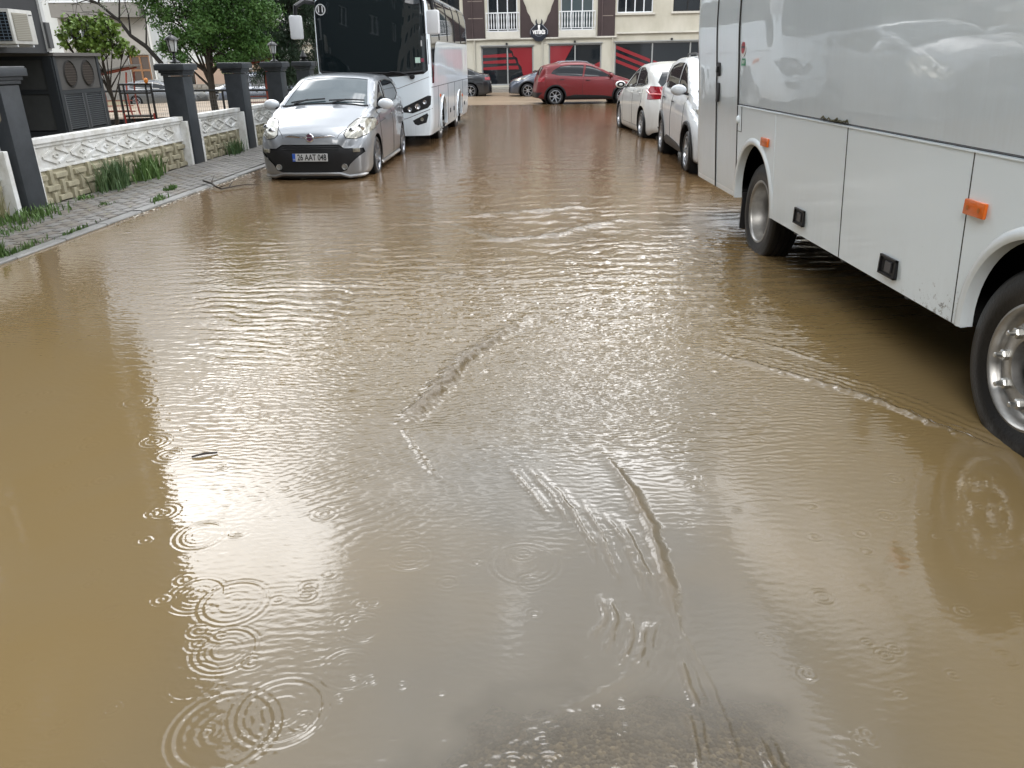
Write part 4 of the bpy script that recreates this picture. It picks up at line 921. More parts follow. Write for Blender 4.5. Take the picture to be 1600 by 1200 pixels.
# --- the water surface: real ripples, rain rings and shallow fronts as geometry
NR, NC = 1050, 860; TM = 1.02
H_ = 1.65
th0, th1 = math.atan(H_/1.12), math.atan(H_/31.0)
th = np.linspace(th0, th1, NR); Yr = H_/np.tan(th)
tt = np.linspace(-TM, TM, NC)
Yg = np.repeat(Yr[:, None], NC, 1); Xg = (Yg+.9)*tt[None, :]
dY = np.gradient(Yr)[:, None]*np.ones_like(Xg); dX = (Yg+.9)*(2*TM/NC)
cell = np.maximum(np.abs(dY), dX)
def ss(a, b, x): u = np.clip((x-a)/(b-a), 0, 1); return u*u*(3-2*u)
def vnoise(X, Y, s, seed):
    r_ = np.random.default_rng(seed); T = r_.random((256, 256)); x = X*s+1000.3; y = Y*s+1000.7
    xi = np.floor(x).astype(int); yi = np.floor(y).astype(int); fx = x-xi; fy = y-yi; fx = fx*fx*(3-2*fx); fy = fy*fy*(3-2*fy)
    g = lambda a, b: T[a & 255, b & 255]
    return (g(xi, yi)*(1-fx)+g(xi+1, yi)*fx)*(1-fy)+(g(xi, yi+1)*(1-fx)+g(xi+1, yi+1)*fx)*fy
def fbm(X, Y, s, seed, o=4): return sum(vnoise(X, Y, s*2**k, seed+k)*.5**k for k in range(o))/(2-.5**(o-1))
blob = lambda cx, cy, rx, ry, p=2: np.exp(-(((Xg-cx)/rx)**2+((Yg-cy)/ry)**2)**(p/2))
# where the surface is choppy
chop = .07+.9*np.clip(.8*blob(.3, 4.9, 1.7, 1.2)+.9*blob(.7, 4.0, .7, .75)+.45*blob(-1.0, 4.6, .9, .7)+.5*blob(1.2, 6.5, 2.4, 1.8)+.55*blob(.4, 9.5, 2.5, 2.5)+.4*blob(2.8, 8, 1.6, 3), 0, 1)
chop = chop*(.55+.9*fbm(Xg, Yg, .9, 11))*(1-.55*(1-ss(2.4, 3.6, Yg)))
chop += .42*ss(4, 7, Yg)*(.4+1.2*fbm(Xg, Yg, .5, 123))+.8*blob(1.95, 7.8, .55, .9)
calm = np.clip(blob(-2.2, 2.6, .95, 1.9, 4)+.45*blob(1.9, 2.2, 1.0, 1.25, 4), 0, 1)
chop = chop*(1-.75*calm)*(1-.7*ss(1.9, 2.4, Xg)*(1-ss(8.5, 9.5, Yg)))
rr = np.random.default_rng(3)
Hh = np.zeros_like(Xg)
wx = Xg+.10*(fbm(Xg, Yg, 1.3, 40)-.5)*2; wy = Yg+.10*(fbm(Xg, Yg, 1.3, 50)-.5)*2
for k in range(70):
    lam = .020*2**(rr.random()*2.3); ang = PI/2+rr.normal()*.42 if k % 4 else rr.random()*PI; ph = rr.random()*2*PI
    if lam > .05: ang = PI/2+rr.normal()*.35
    kx, ky = math.cos(ang)*2*PI/lam, math.sin(ang)*2*PI/lam
    fade = 1-ss(lam/3.2, lam/2.0, cell); env = .35+1.3*vnoise(Xg, Yg, .5/lam**.5, 900+k)
    s_ = np.sin(kx*wx+ky*wy+ph); Hh += fade*env*(lam**.95)*.0056*(1-np.abs(s_)*1.6+.0*s_)
Hh *= chop*1.55
# long swell trains rolling across the middle of the street
for (cx, cy, rx, ry, lam, ang, A) in ((-1.0, 5.2, .9, .9, .14, 1.45, .0009), (1.6, 6.3, 1.6, 1.6, .24, 1.62, .0026), (.2, 8.4, 1.8, 1.4, .30, 1.3, .0030), (1.3, 8.6, 1.6, 1.2, .33, 1.9, .0030), (.6, 12, 2.5, 2.6, .5, 1.5, .004), (-.9, 7, 1.5, 1.5, .26, 1.75, .0015)):
    w_ = np.exp(-((Xg-cx)/rx)**2-((Yg-cy)/ry)**2); q = fbm(Xg, Yg, 1.3, int(lam*1000))*11
    fade = 1-ss(lam/4, lam/2.2, cell)
    Hh += fade*w_*A*np.sin((Xg*math.cos(ang)+Yg*math.sin(ang))*2*PI/lam+q)
# short steep ripples, broken into patches, in the fast water
for (cx, cy, rx, ry, lam, ang, A, sd) in ((-.9, 5.0, 1.1, .95, .105, 1.50, .0030, 1), (-.6, 4.5, 1.2, .7, .085, 1.66, .0026, 2), (-1.3, 5.9, 1.0, 1.0, .14, 1.42, .0034, 3), (.6, 5.6, 1.3, .9, .12, 1.62, .0030, 4), (1.3, 5.0, .9, 1.1, .10, 1.50, .0024, 5), (-.35, 3.95, .5, .35, .070, 1.85, .0026, 6), (.2, 7.0, 2.2, 1.0, .17, 1.6, .0036, 7), (1.0, 8.2, 2.2, 1.4, .22, 1.5, .0044, 8), (.6, 10.5, 2.6, 2.0, .34, 1.6, .0060, 9), (2.0, 7.3, .7, 1.0, .15, 1.4, .0050, 10), (-.5, 2.9, .45, .35, .05, 2.3, .0010, 11), (.9, 3.5, .6, .6, .075, 1.7, .0018, 12)):
    w_ = np.exp(-((Xg-cx)/rx)**2-((Yg-cy)/ry)**2); q = (fbm(Xg, Yg, .6/lam**.5, 700+sd)-.5)*16+(fbm(Xg, Yg, 2.2/lam**.5, 720+sd)-.5)*7
    brk = ss(.34, .62, fbm(Xg*.45, Yg, .55/lam**.6, 740+sd)); fade = 1-ss(lam/4, lam/2.4, cell)
    sn = np.sin((Xg*math.cos(ang)+Yg*math.sin(ang))*2*PI/lam+q); Hh += fade*w_*brk*A*(sn+.35*np.cos(2*((Xg*math.cos(ang)+Yg*math.sin(ang))*2*PI/lam+q)))
Hh += .0018*(fbm(Xg, Yg, 2.0, 77)-.5)*(.5+chop)
# polylines: shallow fronts and wake lines
def pdist(P, sub):
    X = Xg[sub]; Y = Yg[sub]; best = np.full(X.shape, 9.0); sg = np.ones(X.shape); al = np.zeros(X.shape); acc = 0
    for (a, b) in zip(P[:-1], P[1:]):
        dx, dy = b[0]-a[0], b[1]-a[1]; L2 = dx*dx+dy*dy; u = np.clip(((X-a[0])*dx+(Y-a[1])*dy)/L2, 0, 1)
        ex, ey = X-a[0]-u*dx, Y-a[1]-u*dy; d = np.hypot(ex, ey); m_ = d < best
        best[m_] = d[m_]; sg[m_] = np.sign((dx*(Y-a[1])-dy*(X-a[0])))[m_]; al[m_] = (acc+u*math.sqrt(L2))[m_]; acc += math.sqrt(L2)
    return best*sg, al/acc
ridge_mask = np.zeros_like(Xg)
def front(P, w, amp, step, seed, taper=(.15, .15), mess=.35, train=0, lam=.05):
    P = np.array(P); pad = .5
    i0 = np.searchsorted(Yr[::1], 0) ; sub = (Xg > P[:, 0].min()-pad) & (Xg < P[:, 0].max()+pad) & (Yg > P[:, 1].min()-pad) & (Yg < P[:, 1].max()+pad)
    d, al = pdist(P, sub); d = d+mess*w*(fbm(Xg[sub], Yg[sub], 14, seed)-.5)*4
    tp = np.clip(np.minimum(al/max(taper[0], 1e-3), (1-al)/max(taper[1], 1e-3)), 0, 1); tp = tp*tp*(3-2*tp)
    nz = .85+.5*(fbm(Xg[sub], Yg[sub], 13, seed+9)-.45)
    z = amp*np.exp(-(d/w)**2)*nz + step*.5*(1+np.tanh(d/(w*.8)))*np.exp(-(np.abs(d)/.20)**1.5)
    if train:
        for k in range(1, train+1): z += amp*.6*.8**k*np.exp(-((d-k*lam)/(w*.7))**2)*nz
    Hh[sub] += z*tp; ridge_mask[sub] = np.maximum(ridge_mask[sub], np.exp(-(d/(w*1.1))**2)*tp*min(1, amp/.02))
front([(.387, 5.355), (.188, 4.995), (-.031, 4.617), (-.22, 4.233), (-.313, 3.899), (-.407, 3.569), (-.50, 3.33)], .042, .034, -.024, 1, (.6, .12), .5)
front([(-.46, 3.364), (-.382, 3.117), (-.28, 2.908), (-.162, 2.719)], .012, .0060, 0, 2, (.05, .6), .8)
front([(.405, 3.26), (.48, 2.992), (.538, 2.743), (.561, 2.438), (.561, 2.202), (.551, 1.999), (.548, 1.893), (.56, 1.80)], .027, .0135, .003, 3, (.5, .3), .30)
front([(.405, 3.26), (.48, 2.992), (.538, 2.743), (.561, 2.438), (.561, 2.202), (.551, 1.999), (.552, 1.893), (.568, 1.768), (.592, 1.642), (.596, 1.528), (.589, 1.387), (.585, 1.2)], .0080, .0024, .0, 4, (.2, .05), .6)
front([(.524, 1.969), (.43, 1.799), (.352, 1.673), (.254, 1.617), (.162, 1.586), (.054, 1.524), (-.031, 1.445), (-.12, 1.35)], .016, .0022, .0, 5, (.1, .4), 1.0, 3, .035)
for k, P in enumerate([[(0.189, 2.889), (0.284, 2.582), (0.334, 2.364), (0.333, 2.174)], [(0.311, 2.726), (0.368, 2.445), (0.388, 2.245), (0.397, 2.085)], [(0.391, 2.625), (0.446, 2.4), (0.477, 2.169), (0.481, 2.017)], [(0.448, 2.576), (0.496, 2.279), (0.516, 2.032)], [(0.325, 2.105), (0.329, 1.975), (0.27, 1.831)], [(0.363, 2.07), (0.359, 1.944), (0.302, 1.776)], [(0.416, 2.004), (0.392, 1.855), (0.332, 1.724)], [(0.472, 1.97), (0.411, 1.799), (0.365, 1.697)],
                       [(.10, 3.0), (.21, 2.7), (.27, 2.45)], [(.02, 3.0), (.13, 2.72), (.20, 2.5)], [(.66, 1.5), (.68, 1.3)], [(.50, 1.62), (.49, 1.35)], [(.52, 1.8), (.53, 1.55)]]):
    front(P, .0115, .0062, 0, 20+k, (.35, .3), .5, 1, .028)
front([(.9, 4.56), (1.261, 4.379), (1.402, 4.189), (1.675, 3.901), (1.918, 3.644), (2.058, 3.388), (2.161, 3.174), (2.3, 2.95)], .022, .0120, 0, 40, (.4, .1), .75, 3, .055)
front([(1.3, 4.75), (1.7, 4.4), (2.0, 4.0)], .02, .006, 0, 44, (.3, .3), .6, 1, .06)
front([(-.525, 8.513), (.032, 7.507), (.48, 7.624), (1.297, 8.385), (2.069, 8.701)], .07, .018, 0, 41, (.3, .3), .6, 4, .16)
front([(-.9, 9.4), (-.1, 8.9), (.7, 9.1), (1.5, 9.7)], .08, .014, 0, 42, (.3, .3), .6, 3, .2)
front([(-1.0, 6.6), (-.2, 6.1), (.7, 6.0), (1.8, 6.3)], .05, .006, 0, 43, (.3, .3), .8, 3, .13)
# rain rings
R0 = [((-1.135, 2.471), .087), ((-.998, 2.496), .035), ((-1.023, 2.118), .089), ((-.888, 2.074), .11), ((-.845, 1.855), .093), ((-.9, 1.726), .07), ((-.751, 1.549), .132), ((-.613, 1.611), .115), ((-.7, 2.605), .039), ((.1, 2.147), .041),
      ((-1.901, 3.729), .075), ((-.652, 2.105), .027), ((-.455, 1.762), .08), ((-.419, 3.904), .071), ((-1.50, 3.12), .055), ((-1.341, 2.643), .052), ((-1.629, 3.263), .067), ((-1.269, 2.036), .035), ((-1.086, 1.633), .023), ((-.445, 1.941), .064),
      ((-.331, 2.309), .071), ((.082, 2.256), .116), ((1.186, 3.148), .044), ((.8, 2.838), .038), ((.806, 3.404), .095), ((-1.704, 2.909), .033), ((-1.335, 2.445), .025), ((-.184, 2.157), .032), ((-1.114, 4.551), .056), ((-1.592, 3.956), .089), ((-1.96, 4.368), .097)]
for k in range(800):
    Y = 1.2+(k/800)**1.8*24; X = rr.uniform(-1, 1)*(Y*.78+.5)
    if X < -4.3 or X > 3.6: continue
    big = min(1.0, .45+Y*.06)
    R0.append(((X, Y), (.013+.05*rr.random()**2.4)*big*(1 if Y < 5 else .6)))
sub0 = Yr
for (c, r_) in R0:
    j0, j1 = np.searchsorted(Yr, c[1]-r_*1.7-.05), np.searchsorted(Yr, c[1]+r_*1.7+.05)
    if j1 <= j0: continue
    x = Xg[j0:j1]-c[0]; y = Yg[j0:j1]-c[1]; m_ = np.abs(x) < r_*1.7+.05
    d = np.hypot(x, y); cl_ = float(cell[min(j0, NR-1), NC//2]); lam = max(.0135, 2.6*cl_, r_*.20); A = .0008*(lam/.0135)**.9*(1 if c[1] < 4 else .5)*(.6+.7*rr.random())
    band = np.exp(-((d-r_)/(lam*.95))**2)+.45*np.exp(-((d-r_*.45)/(lam*.8))**2)
    az_ = .55+.45*np.sin(np.arctan2(y, x)*(1+int(rr.integers(0, 3)))+rr.random()*6.28)*rr.random(); Hh[j0:j1] += np.where(m_, A*az_*band*np.cos(2*PI*(d-r_)/lam), 0)
# attributes: silt (how much the mud hides the road) and fine chop
hump = np.exp(-np.hypot((Xg-.38)/.60, (Yg-1.05)/.62)**4*.6)
depth = .07-.067*hump; patch = fbm(Xg, Yg, 4.5, 88)
silt = 1-.72*ss(.28, 1.05, hump+.7*(patch-.5)); silt = np.clip(silt+.5*ridge_mask*(hump > .2), 0, 1)
shal = np.clip(1.15*np.exp(-(((Xg-.25)/1.15)**2+((Yg-1.6)/2.6)**2))*(.55+.9*fbm(Xg, Yg, 1.4, 66)), 0, 1)
Vw = np.stack([Xg, Yg, Hh], -1).reshape(-1, 3)
ii = (np.arange(NR-1)[:, None]*NC+np.arange(NC-1)[None, :]).reshape(-1)
# keep the water between the kerb and the far right
Fw = np.stack([ii, ii+1, ii+NC+1, ii+NC], -1)
cxm = Vw[Fw].mean(1); keepf = (cxm[:, 0] > -4.75+.085*cxm[:, 1]-.4) & (cxm[:, 0] < 9.5); Fw = Fw[keepf]
used = np.zeros(len(Vw), bool); used[Fw.reshape(-1)] = True; remap = np.cumsum(used)-1
Vw2 = Vw[used]; Fw = remap[Fw]
me = bpy.data.meshes.new('flood_water'); me.vertices.add(len(Vw2)); me.vertices.foreach_set('co', Vw2.astype(np.float32).reshape(-1))
me.loops.add(len(Fw)*4); me.loops.foreach_set('vertex_index', Fw.astype(np.int32).reshape(-1))
me.polygons.add(len(Fw)); me.polygons.foreach_set('loop_start', np.arange(0, len(Fw)*4, 4, dtype=np.int32))
me.polygons.foreach_set('use_smooth', np.ones(len(Fw), bool)); me.update(calc_edges=True)
for nm, arr in (('ridge_dark', np.clip(ridge_mask*(.4+1.2*fbm(Xg, Yg, 9, 5)), 0, 1)), ('shallow', shal), ('silt', silt), ('chop', np.clip(chop*.9+.08, 0, 1))):
    a = me.attributes.new(nm, 'FLOAT', 'POINT'); a.data.foreach_set('value', arr.reshape(-1)[used].astype(np.float32))
me.materials.append(M_water)
wo_ = link(bpy.data.objects.new('flood_water', me)); wo_['kind'] = 'structure'
# the same water beyond the finely meshed fan
Y0 = float(Yr[0]); Y1 = float(Yr[-1]); xl = lambda Y: (Y+.9)*TM
pieces = [[(-5.0, -6), (9.5, -6), (9.5, Y0), (-5.0, Y0)], [(-5.0, Y0), (-xl(Y0), Y0), (-5.0, 5.0/TM-.9)], [(xl(Y0), Y0), (9.5, Y0), (9.5, 9.5/TM-.9)]]
V = []; F = []
for pc in pieces: F.append(tuple(range(len(V), len(V)+len(pc)))); V += [(x, y, -.001) for x, y in pc]
o = me_obj('flood_water', V, F, M_water, kind='structure'); a = o.data.attributes.new('silt', 'FLOAT', 'POINT'); a.data.foreach_set('value', [1.0]*len(V)); a = o.data.attributes.new('chop', 'FLOAT', 'POINT'); a.data.foreach_set('value', [.3]*len(V))
for X, Y, ang, l, nm, lab in ((-1.338, 3.112, .35, .055, 'stick', 'short dark stick drifting in the middle of the water'),):
    tag(G().tube([(X-l*math.cos(ang), Y-l*math.sin(ang), .006), (X, Y, .012), (X+l*math.cos(ang), Y+l*math.sin(ang), .006)], [.004, .006, .004], 5).obj(nm, mat('wet_bark', (.03, .022, .015), .6)), lab, 'stick')

# ---------------------------------------------------------------- pavement on the left
M_pav = mat('paver_concrete', (.185, .175, .16), .48, noise=.45, nscale=5, bump=.3, bscale=60, bdist=.003)
M_pav2 = mat('paver_concrete_brown', (.165, .145, .12), .5, noise=.45, nscale=5, bump=.3, bscale=60, bdist=.003)
M_joint = mat('paver_joint', (.05, .045, .035), .8)
M_kerb = mat('kerb_stone', (.22, .215, .20), .5, noise=.4, nscale=4, bump=.3, bscale=40, bdist=.003)
def pz(u): return .026+.040*u         # u from kerb 0 to wall 1
def PP(u, Y): a, b = KX(Y)-.145, WXL(Y)+.12; return a+(b-a)*u
V = []; F = []
ys = np.linspace(-4, 27, 32)
for Y in ys:
    for u in (-.01, 1.15): V.append((PP(u, Y), Y, pz(u)-.014))
for i in range(len(ys)-1): F.append((2*i+1, 2*i, 2*i+2, 2*i+3))
pav = me_obj('pavement', V, F, M_joint, kind='structure')
pm = {}
def paver_mesh(w, d, m, key):
    if key in pm: return pm[key]
    g = G(); e_ = .006; z = .014
    v = [(-w/2, -d/2, 0), (w/2, -d/2, 0), (w/2, d/2, 0), (-w/2, d/2, 0), (-w/2+e_, -d/2+e_, z), (w/2-e_, -d/2+e_, z), (w/2-e_, d/2-e_, z), (-w/2+e_, d/2-e_, z)]
    me = bpy.data.meshes.new('paver'); me.from_pydata(v, [], [(4, 5, 6, 7), (0, 1, 5, 4), (1, 2, 6, 5), (2, 3, 7, 6), (3, 0, 4, 7)]); me.materials.append(m); pm[key] = me; return me
# rows run along the street; bricks 0.10 x 0.20
NRW = 10
sv = []; sf = []
cnt_ = 0
for j, Y in enumerate(np.arange(4.6, 26, .205)):
    for i in range(NRW):
        Yc = Y+(.1025 if i % 2 else 0); u = (i+.5)/NRW
        wd = (KX(Yc)-.145-(WXL(Yc)+.12))/NRW
        x, z = PP(u, Yc), pz(u)-.013+rr.normal()*.0012
        tilt = rr.normal()*.008
        if Y >= 6.3 and Y < 12.4 and cnt_ < 300:
            o = link(bpy.data.objects.new('paver', paver_mesh(.125, .197, M_pav if rr.random() < .6 else M_pav2, 'a' if rr.random() < .6 else 'b')))
            if False: pass
            o.parent = pav; o.location = (x, Yc, z); o.rotation_euler = (tilt, .036, -.087); o.scale = (wd/.133, 1, 1); cnt_ += 1
        else:
            n0 = len(sv); W_, D_ = wd*.94/2, .0985
            for (a, b_, c) in ((-W_, -D_, 0), (W_, -D_, 0), (W_, D_, 0), (-W_, D_, 0), (-W_+.005, -D_+.005, .014), (W_-.005, -D_+.005, .014), (W_-.005, D_-.005, .014), (-W_+.005, D_-.005, .014)):
                sv.append((x+a+b_*.087, Yc+b_-a*.087, z+c-a*.036))
            sf += [tuple(n0+k for k in q) for q in ((4, 5, 6, 7), (0, 1, 5, 4), (1, 2, 6, 5), (2, 3, 7, 6), (3, 0, 4, 7))]
me_obj('paver_rows', sv, sf, M_pav, pav, kind='stuff')
kerb = me_obj('kerb', [(KX(Y)-.135+dx, Y, -.08) for Y in (-4, 27) for dx in (0, .12)], [(0, 1, 3, 2)], M_joint, kind='structure')
for k, Y in enumerate(np.arange(-2, 26.4, .75)):
    a, b_ = Y+.004, Y+.742
    xa, xb = KX(a), KX(b_); dz = rr.normal()*.004
    v = []
    for (x, y) in ((xa-.115, a), (xa+.0, a), (xb, b_), (xb-.115, b_)): v.append((x, y, -.1))
    for (x, y) in ((xa-.115, a), (xa-.012, a), (xb-.012, b_), (xb-.115, b_)): v.append((x, y, .026+dz))
    for (x, y) in ((xa, a), (xb, b_)): v.append((x, y, .014+dz))
    me_obj('kerb_stone', v, [(4, 5, 6, 7), (5, 8, 9, 6), (8, 1, 2, 9), (0, 1, 8, 5, 4), (3, 7, 6, 9, 2), (0, 4, 7, 3)], M_kerb, kerb)

# ---------------------------------------------------------------- garden wall: pillars, cast panels, lanterns
M_pil = mat('anthracite_render', (.050, .056, .062), .42, noise=.35, nscale=5, bump=.3, bscale=45, bdist=.003)
M_wp = mat('white_cast_concrete', (.80, .80, .78), .55, col2=(.50, .48, .42), nscale=4, bump=.25, bscale=60, bdist=.003)
M_bg = mat('beige_cast_concrete', (.44, .40, .28), .6, col2=(.28, .25, .17), nscale=5, bump=.3, bscale=60, bdist=.003)
wdir = math.atan2(1, .092)           # wall direction
M_lampk = mat('lantern_black', (.012, .012, .012), .35); M_lampg = mat('lantern_glass', (.55, .56, .54), .15, spec=.6)
def pillar(Y, label):
    t = thing('wall_pillar', label, 'pillar', (WXL(Y)+.0, Y, .02), wdir, 'pillars of the garden wall')
    G().box(-.165, .165, -.165, .165, 0, 1.40, .012).obj('shaft', M_pil, t, True, sharp=30)
    g = G(); 
    for (w, z0, z1) in ((.185, 1.41, 1.45), (.205, 1.45, 1.49), (.245, 1.49, 1.575)): g.box(-w, w, -w, w, z0, z1, .008)
    g.obj('capital', M_pil, t, True, sharp=30)
    G().box(-.235, .235, -.235, .235, 1.575, 1.592, .01).obj('cap_slab', mat('cap_grey', (.16, .165, .17), .35, noise=.3), t, True, sharp=30)
    return t
pillar(9.22, 'dark grey pillar nearest the camera with a chipped patch on its side')
o = me_obj('paint_chip', [(0, .04, -.06), (0, 0, -.075), (0, -.035, -.03), (0, -.04, .05), (0, -.01, .07), (0, .03, .03)], [(0, 1, 2, 3, 4, 5)], mat('bare_plaster', (.38, .32, .25), .7, noise=.4, nscale=30), bpy.data.objects['wall_pillar'], loc=(-.1675, -.06, 1.08)); o.scale = (1, 1, 1)
pillar(13.50, 'dark grey pillar holding the first lantern, between two long wall panels')
pillar(15.85, 'slim-looking dark grey pillar with a bare flat top left of the silver hatchback')
pillar(18.0, 'dark grey pillar with a lantern, half hidden behind the silver hatchback roof')
pillar(20.0, 'farthest dark grey pillar with a small pointed finial beside the marked bus')
def lantern(X, Y, z, label, s=1.0):
    t = thing('lantern', label, 'lantern', (X, Y, z), .3, 'lanterns on the wall pillars'); t.scale = (s, s, s)
    G().lathe([(.085, 0), (.085, .015), (.06, .03), (.03, .05), (.022, .075), (.035, .09), (.02, .105), (.018, .14), (.045, .155), (.06, .165), (0, .165)], 14, 'z').obj('lamp_foot', M_lampk, t, True)
    g = G(); 
    for k in range(6):
        a, b_ = 2*PI*k/6, 2*PI*(k+1)/6; g.add([(.055*math.cos(a), .055*math.sin(a), .168), (.055*math.cos(b_), .055*math.sin(b_), .168), (.082*math.cos(b_), .082*math.sin(b_), .33), (.082*math.cos(a), .082*math.sin(a), .33)], [(0, 1, 2, 3)])
    g.obj('glass_pane', M_lampg, t)
    g = G()
    for k in range(6): a = 2*PI*k/6; g.tube([(.057*math.cos(a), .057*math.sin(a), .165), (.085*math.cos(a), .085*math.sin(a), .333)], .006, 4)
    g.obj('lamp_frame', M_lampk, t)
    G().lathe([(.088, .33), (.115, .335), (.10, .36), (.055, .395), (.02, .41), (.012, .43), (.02, .44), (.0, .455)], 12, 'z').obj('lamp_roof', M_lampk, t, True)
lantern(WXL(13.5), 13.5, 1.62, 'black glass lantern standing on the second pillar, against the leafy tree')
lantern(WXL(18.0), 18.0, 1.62, 'smaller-looking black lantern on the pillar behind the silver hatchback', .95)
t = thing('finial', 'small pointed dark finial on the farthest pillar', 'finial', (WXL(20.0), 20.0, 1.62)); G().lathe([(.1, 0), (.1, .03), (.05, .05), (.09, .10), (.03, .2), (0, .26)], 12, 'z').obj('finial_body', M_lampk, t, True)
t = thing('lamp_base', 'round grey lamp base on top of the nearest pillar, cut by the photo edge', 'lamp base', (WXL(9.15)-.02, 9.15, 1.62)); G().lathe([(.10, 0), (.10, .02), (.06, .04), (.075, .08), (.07, .12), (.03, .15), (0, .15)], 14, 'z').obj('base_body', mat('lamp_grey', (.33, .34, .36), .3), t, True)
BLK = {}
def block_mesh(hor):
    if hor in BLK: return BLK[hor]
    w, h = (.128, .038) if hor else (.042, .088); d = .046; e_ = .012
    v = [(-w, 0, -h), (w, 0, -h), (w, 0, h), (-w, 0, h), (-w+e_, -d, -h+e_), (w-e_, -d, -h+e_), (w-e_, -d, h-e_), (-w+e_, -d, h-e_)]
    me = bpy.data.meshes.new('block'); me.from_pydata(v, [], [(4, 5, 6, 7), (0, 1, 5, 4), (1, 2, 6, 5), (2, 3, 7, 6), (3, 0, 4, 7)]); me.materials.append(M_bg); BLK[hor] = me; return me
def wall_panel(Ya, Yb, label):
    """local x runs away along the wall, -y faces the street"""
    t = thing('wall_panel', label, 'garden wall', (WXL(Ya), Ya, .0), wdir, 'cast panels of the garden wall')
    Lw = math.hypot(Yb-Ya, WXL(Yb)-WXL(Ya)); zb_, zm, zt_ = .02, .455, .80
    G().box(0, Lw, -.02, .03, zb_, zm).obj('lower_panel', M_bg, t)
    G().box(0, Lw, -.035, .035, zm, zt_-.05).obj('upper_panel', M_wp, t)
    g = G().box(-.0, Lw, -.075, .06, zt_-.045, zt_+.02, .008).box(0, Lw, -.055, .03, zt_-.085, zt_-.047, .004).box(0, Lw, -.045, .03, zm-.012, zm+.012, .003)
    g.obj('coping', M_wp, t)
    for xa in (0, Lw-.07): G().box(xa, xa+.07, -.150, .04, 0, zt_-.05, .008).obj('end_post', M_wp, t)
    # diamonds
    per = .56; n_ = max(1, int((Lw-.2)/per)); off = (Lw-n_*per)/2; z0, z1 = zm+.045, zt_-.115; zc = (z0+z1)/2
    for k in range(n_):
        xa = off+k*per; xc = xa+per/2; g = G(); y = -.040
        for (p, q) in (((xa, zc), (xc, z1)), ((xc, z1), (xa+per, zc)), ((xa+per, zc), (xc, z0)), ((xc, z0), (xa, zc))):
            g.bar((p[0]+(q[0]-p[0])*.04, y, p[1]+(q[1]-p[1])*.04), (p[0]+(q[0]-p[0])*.92, y, p[1]+(q[1]-p[1])*.92), .024, .026, up=(0, 1, 0))
        for (p, q) in (((xc-.06, zc), (xc, zc+.028)), ((xc, zc+.028), (xc+.06, zc)), ((xc+.06, zc), (xc, zc-.028)), ((xc, zc-.028), (xc-.06, zc))): g.bar((p[0], y, p[1]), (q[0], y, q[1]), .016, .018, up=(0, 1, 0))
        g.obj('diamond_relief', M_wp, t)
        g = G()
        for zz, sg_ in ((z1, -1), (z0, 1)): g.bar((xa+per-.10, y, zz), (xa+per+.10, y, zz), .014, .014, up=(0, 1, 0)) if k < n_-1 else g.bar((xa+per-.1, y, zz), (xa+per-.02, y, zz), .014, .014, up=(0, 1, 0))
        g.obj('edge_relief', M_wp, t)
    # woven blocks
    c = .20; nx = int((Lw-.16)/c); ox = (Lw-nx*c)/2
    for i in range(nx):
        for j in range(3):
            o = link(bpy.data.objects.new('block', block_mesh((i+j) % 2 == 0))); o.parent = t; o.location = (ox+(i+.5)*c, -.018, .095+j*.135); o.rotation_euler = (rr.normal()*.02, 0, rr.normal()*.015)
    # sandy foot
    return t
wall_panel(5.3, 8.95, 'garden wall panel left of the nearest pillar with a broken coping edge')
wall_panel(9.35, 13.30, 'longest white and beige wall panel with two tufts of tall grass at its foot')
wall_panel(13.70, 15.65, 'short wall panel with one low grass tuft, between the second and third pillars')
wall_panel(16.05, 17.80, 'wall panel directly behind the silver hatchback mirror')
wall_panel(18.20, 19.80, 'last wall panel beyond the silver hatchback, mostly hidden')
wall_panel(20.2, 26.0, 'far wall panel running behind the marked bus')
# ---------------------------------------------------------------- facades
def facade(name, x0, x1, z0, z1, holes, m, parent, depth=.18):
    """wall in the local xz plane facing -y with real openings"""
    xs = sorted(set([x0, x1]+[h[0] for h in holes]+[h[1] for h in holes])); zs = sorted(set([z0, z1]+[h[2] for h in holes]+[h[3] for h in holes]))
    g = G(); idx = {}
    def vid(x, z):
        if (x, z) not in idx: idx[(x, z)] = len(g.v); g.v.append((x, 0, z))
        return idx[(x, z)]
    for i in range(len(xs)-1):
        for j in range(len(zs)-1):
            cx, cz = (xs[i]+xs[i+1])/2, (zs[j]+zs[j+1])/2
            if any(h[0] < cx < h[1] and h[2] < cz < h[3] for h in holes): continue
            g.f.append((vid(xs[i], zs[j]), vid(xs[i+1], zs[j]), vid(xs[i+1], zs[j+1]), vid(xs[i], zs[j+1])))
    for (a, b, c, d) in holes:
        n = len(g.v); g.v += [(a, 0, c), (b, 0, c), (b, 0, d), (a, 0, d), (a, depth, c), (b, depth, c), (b, depth, d), (a, depth, d)]
        g.f += [(n, n+4, n+5, n+1), (n+1, n+5, n+6, n+2), (n+2, n+6, n+7, n+3), (n+3, n+7, n+4, n)]
    return g.obj(name, m, parent)
